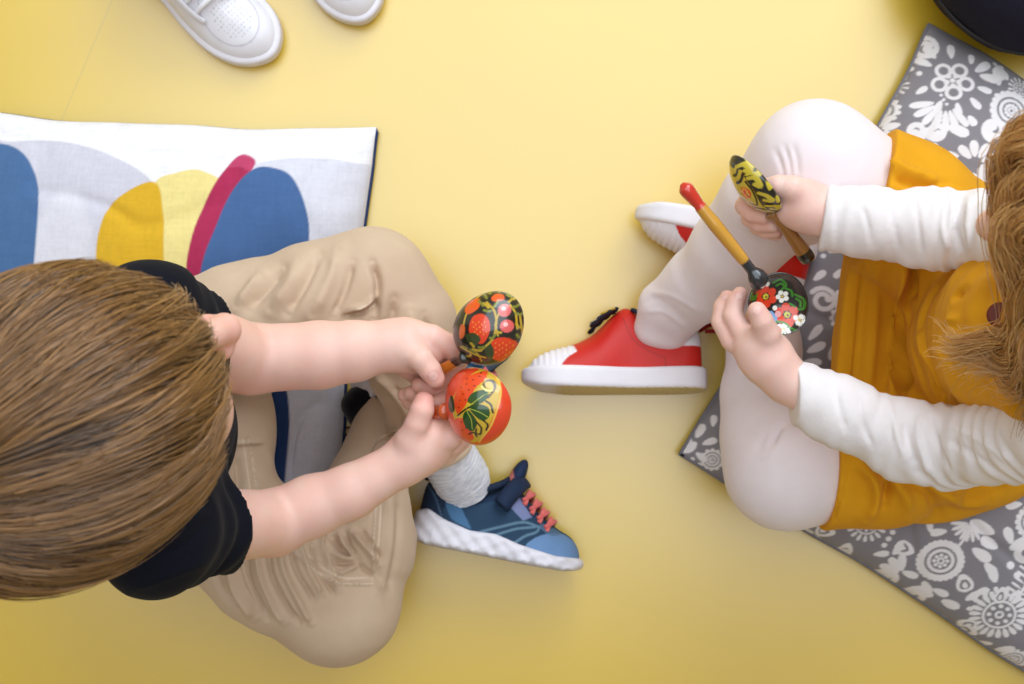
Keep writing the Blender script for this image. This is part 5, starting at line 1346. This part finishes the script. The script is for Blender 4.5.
button(W(1000, 315, .385), (-.5, .1, 1), .009, (110, 44, 32)); button(W(1010, 398, .385), (-.5, -.1, 1), .008, (60, 30, 26))

# hair: combed back over the head, long wavy locks falling forward
hl2 = lambda fx: np.interp(fx, [-1, -.5, 0, .35, .6, 1], [-.8, -.8, -.7, -.3, .25, .30])
tri = hairdo(hg, 11000, (.090, .077, .084), (-.10, 0, 1.0), hl2, 1.3, (216, 158, 92), (240, 198, 138), (154, 98, 50), lift=.10, seed=8, whorl=.1, overhang=.12, S=12, r0=.00034, clump=.5, tuft=.5)
def lock(pts, n, sp, seed, wave=.0034, col=((220, 160, 88), (244, 204, 142), (168, 104, 50)), flare=1.0):
    r = np.random.default_rng(seed)
    Q_ = [W(p[0] + 20 * (p[0] > 975), *p[1:]) for p in pts[2:]]; y2 = Q_[0][1]
    Cc = catmull([(.385, .058 + .25 * (y2 - .058), .640), (.335, .058 + .6 * (y2 - .058), .636)] + Q_, 7); S = len(Cc); t = np.linspace(0, 1, S)
    T = np.gradient(Cc, axis=0); T /= np.linalg.norm(T, axis=1)[:, None]
    A = np.cross(T, [0, 0, 1.]); A /= np.linalg.norm(A, axis=1)[:, None] + 1e-9; B = np.cross(T, A)
    n = int(n * 1.5); o = r.normal(0, 1, (n, 2)) * sp * .85; ph = r.integers(0, 4, n) + r.normal(0, .25, n)
    env = np.interp(t, [0, .5, .85, 1], [1.0, .8, .9, 1.25 * flare])
    wv = wave * np.sin(t[None] * 13 + ph[:, None] * .9) * t[None] + .0007 * np.sin(t[None] * 22 + r.uniform(0, 6, n)[:, None])
    P = Cc[None] + A[None] * (o[:, :1] * env + wv)[..., None] + B[None] * (o[:, 1:] * env + .6 * wv[:, ::-1])[..., None]
    cutn = r.uniform(.82, 1, n)                    # uneven ends
    idx = (np.linspace(0, 1, S)[None] * cutn[:, None]) * (S - 1); i0 = np.floor(idx).astype(int); i1 = np.minimum(i0 + 1, S - 1); fr0 = (idx - i0)[..., None]
    P = np.take_along_axis(P, i0[..., None], 1) * (1 - fr0) + np.take_along_axis(P, i1[..., None], 1) * fr0
    k = np.clip(.5 + .3 * np.sin(ph * 1.7) + r.normal(0, .3, n), 0, 1)
    c = mix(np.tile(lin(col[0]), (n, 1)), lin(col[1]), k); c = mix(c, lin(col[2]), np.clip(r.normal(.15, .3, n), 0, 1))
    return strands(P, np.tile(.00030 * np.interp(t, [0, .8, 1], [1, 1, .4]), (n, 1)), np.repeat(c[:, None], S, 1))
locks = [
 lock([(1075, 110, .63), (1030, 118, .60), (1002, 150, .565), (990, 200, .52), (992, 260, .47), (1002, 315, .43), (1000, 370, .40)], 500, .0065, 21),
 lock([(1090, 130, .64), (1035, 145, .61), (1010, 185, .57), (1000, 240, .52), (1008, 300, .47), (1022, 360, .43), (1020, 420, .40)], 500, .0070, 22),
 lock([(1090, 160, .64), (1040, 190, .61), (1016, 240, .56), (1005, 290, .51), (990, 330, .45), (965, 348, .42), (945, 352, .405)], 230, .0055, 23, flare=1.6),
 lock([(1090, 200, .64), (1045, 235, .60), (1020, 285, .55), (1006, 330, .49), (985, 358, .44), (962, 362, .42)], 260, .0055, 24, flare=1.6),
 lock([(1100, 240, .64), (1050, 280, .60), (1028, 325, .54), (1012, 360, .48), (1000, 380, .44), (985, 385, .42)], 300, .0060, 25, flare=1.3),
 lock([(1100, 280, .63), (1060, 320, .58), (1038, 360, .52), (1025, 395, .46), (1022, 425, .42)], 450, .0075, 26, col=((160, 108, 56), (196, 146, 86), (100, 62, 30))),
 lock([(1080, 180, .64), (1030, 200, .61), (1008, 225, .57), (1004, 270, .53), (1015, 310, .49), (1030, 350, .46)], 400, .0080, 27),
 lock([(1080, 120, .63), (1036, 108, .60), (1012, 130, .565), (998, 170, .53), (1000, 230, .49), (1012, 290, .45)], 350, .0060, 28),
]
tri = join([tri] + locks)
mk('hair', tri[0], tri[1], M['hair'], girl, tri[2])
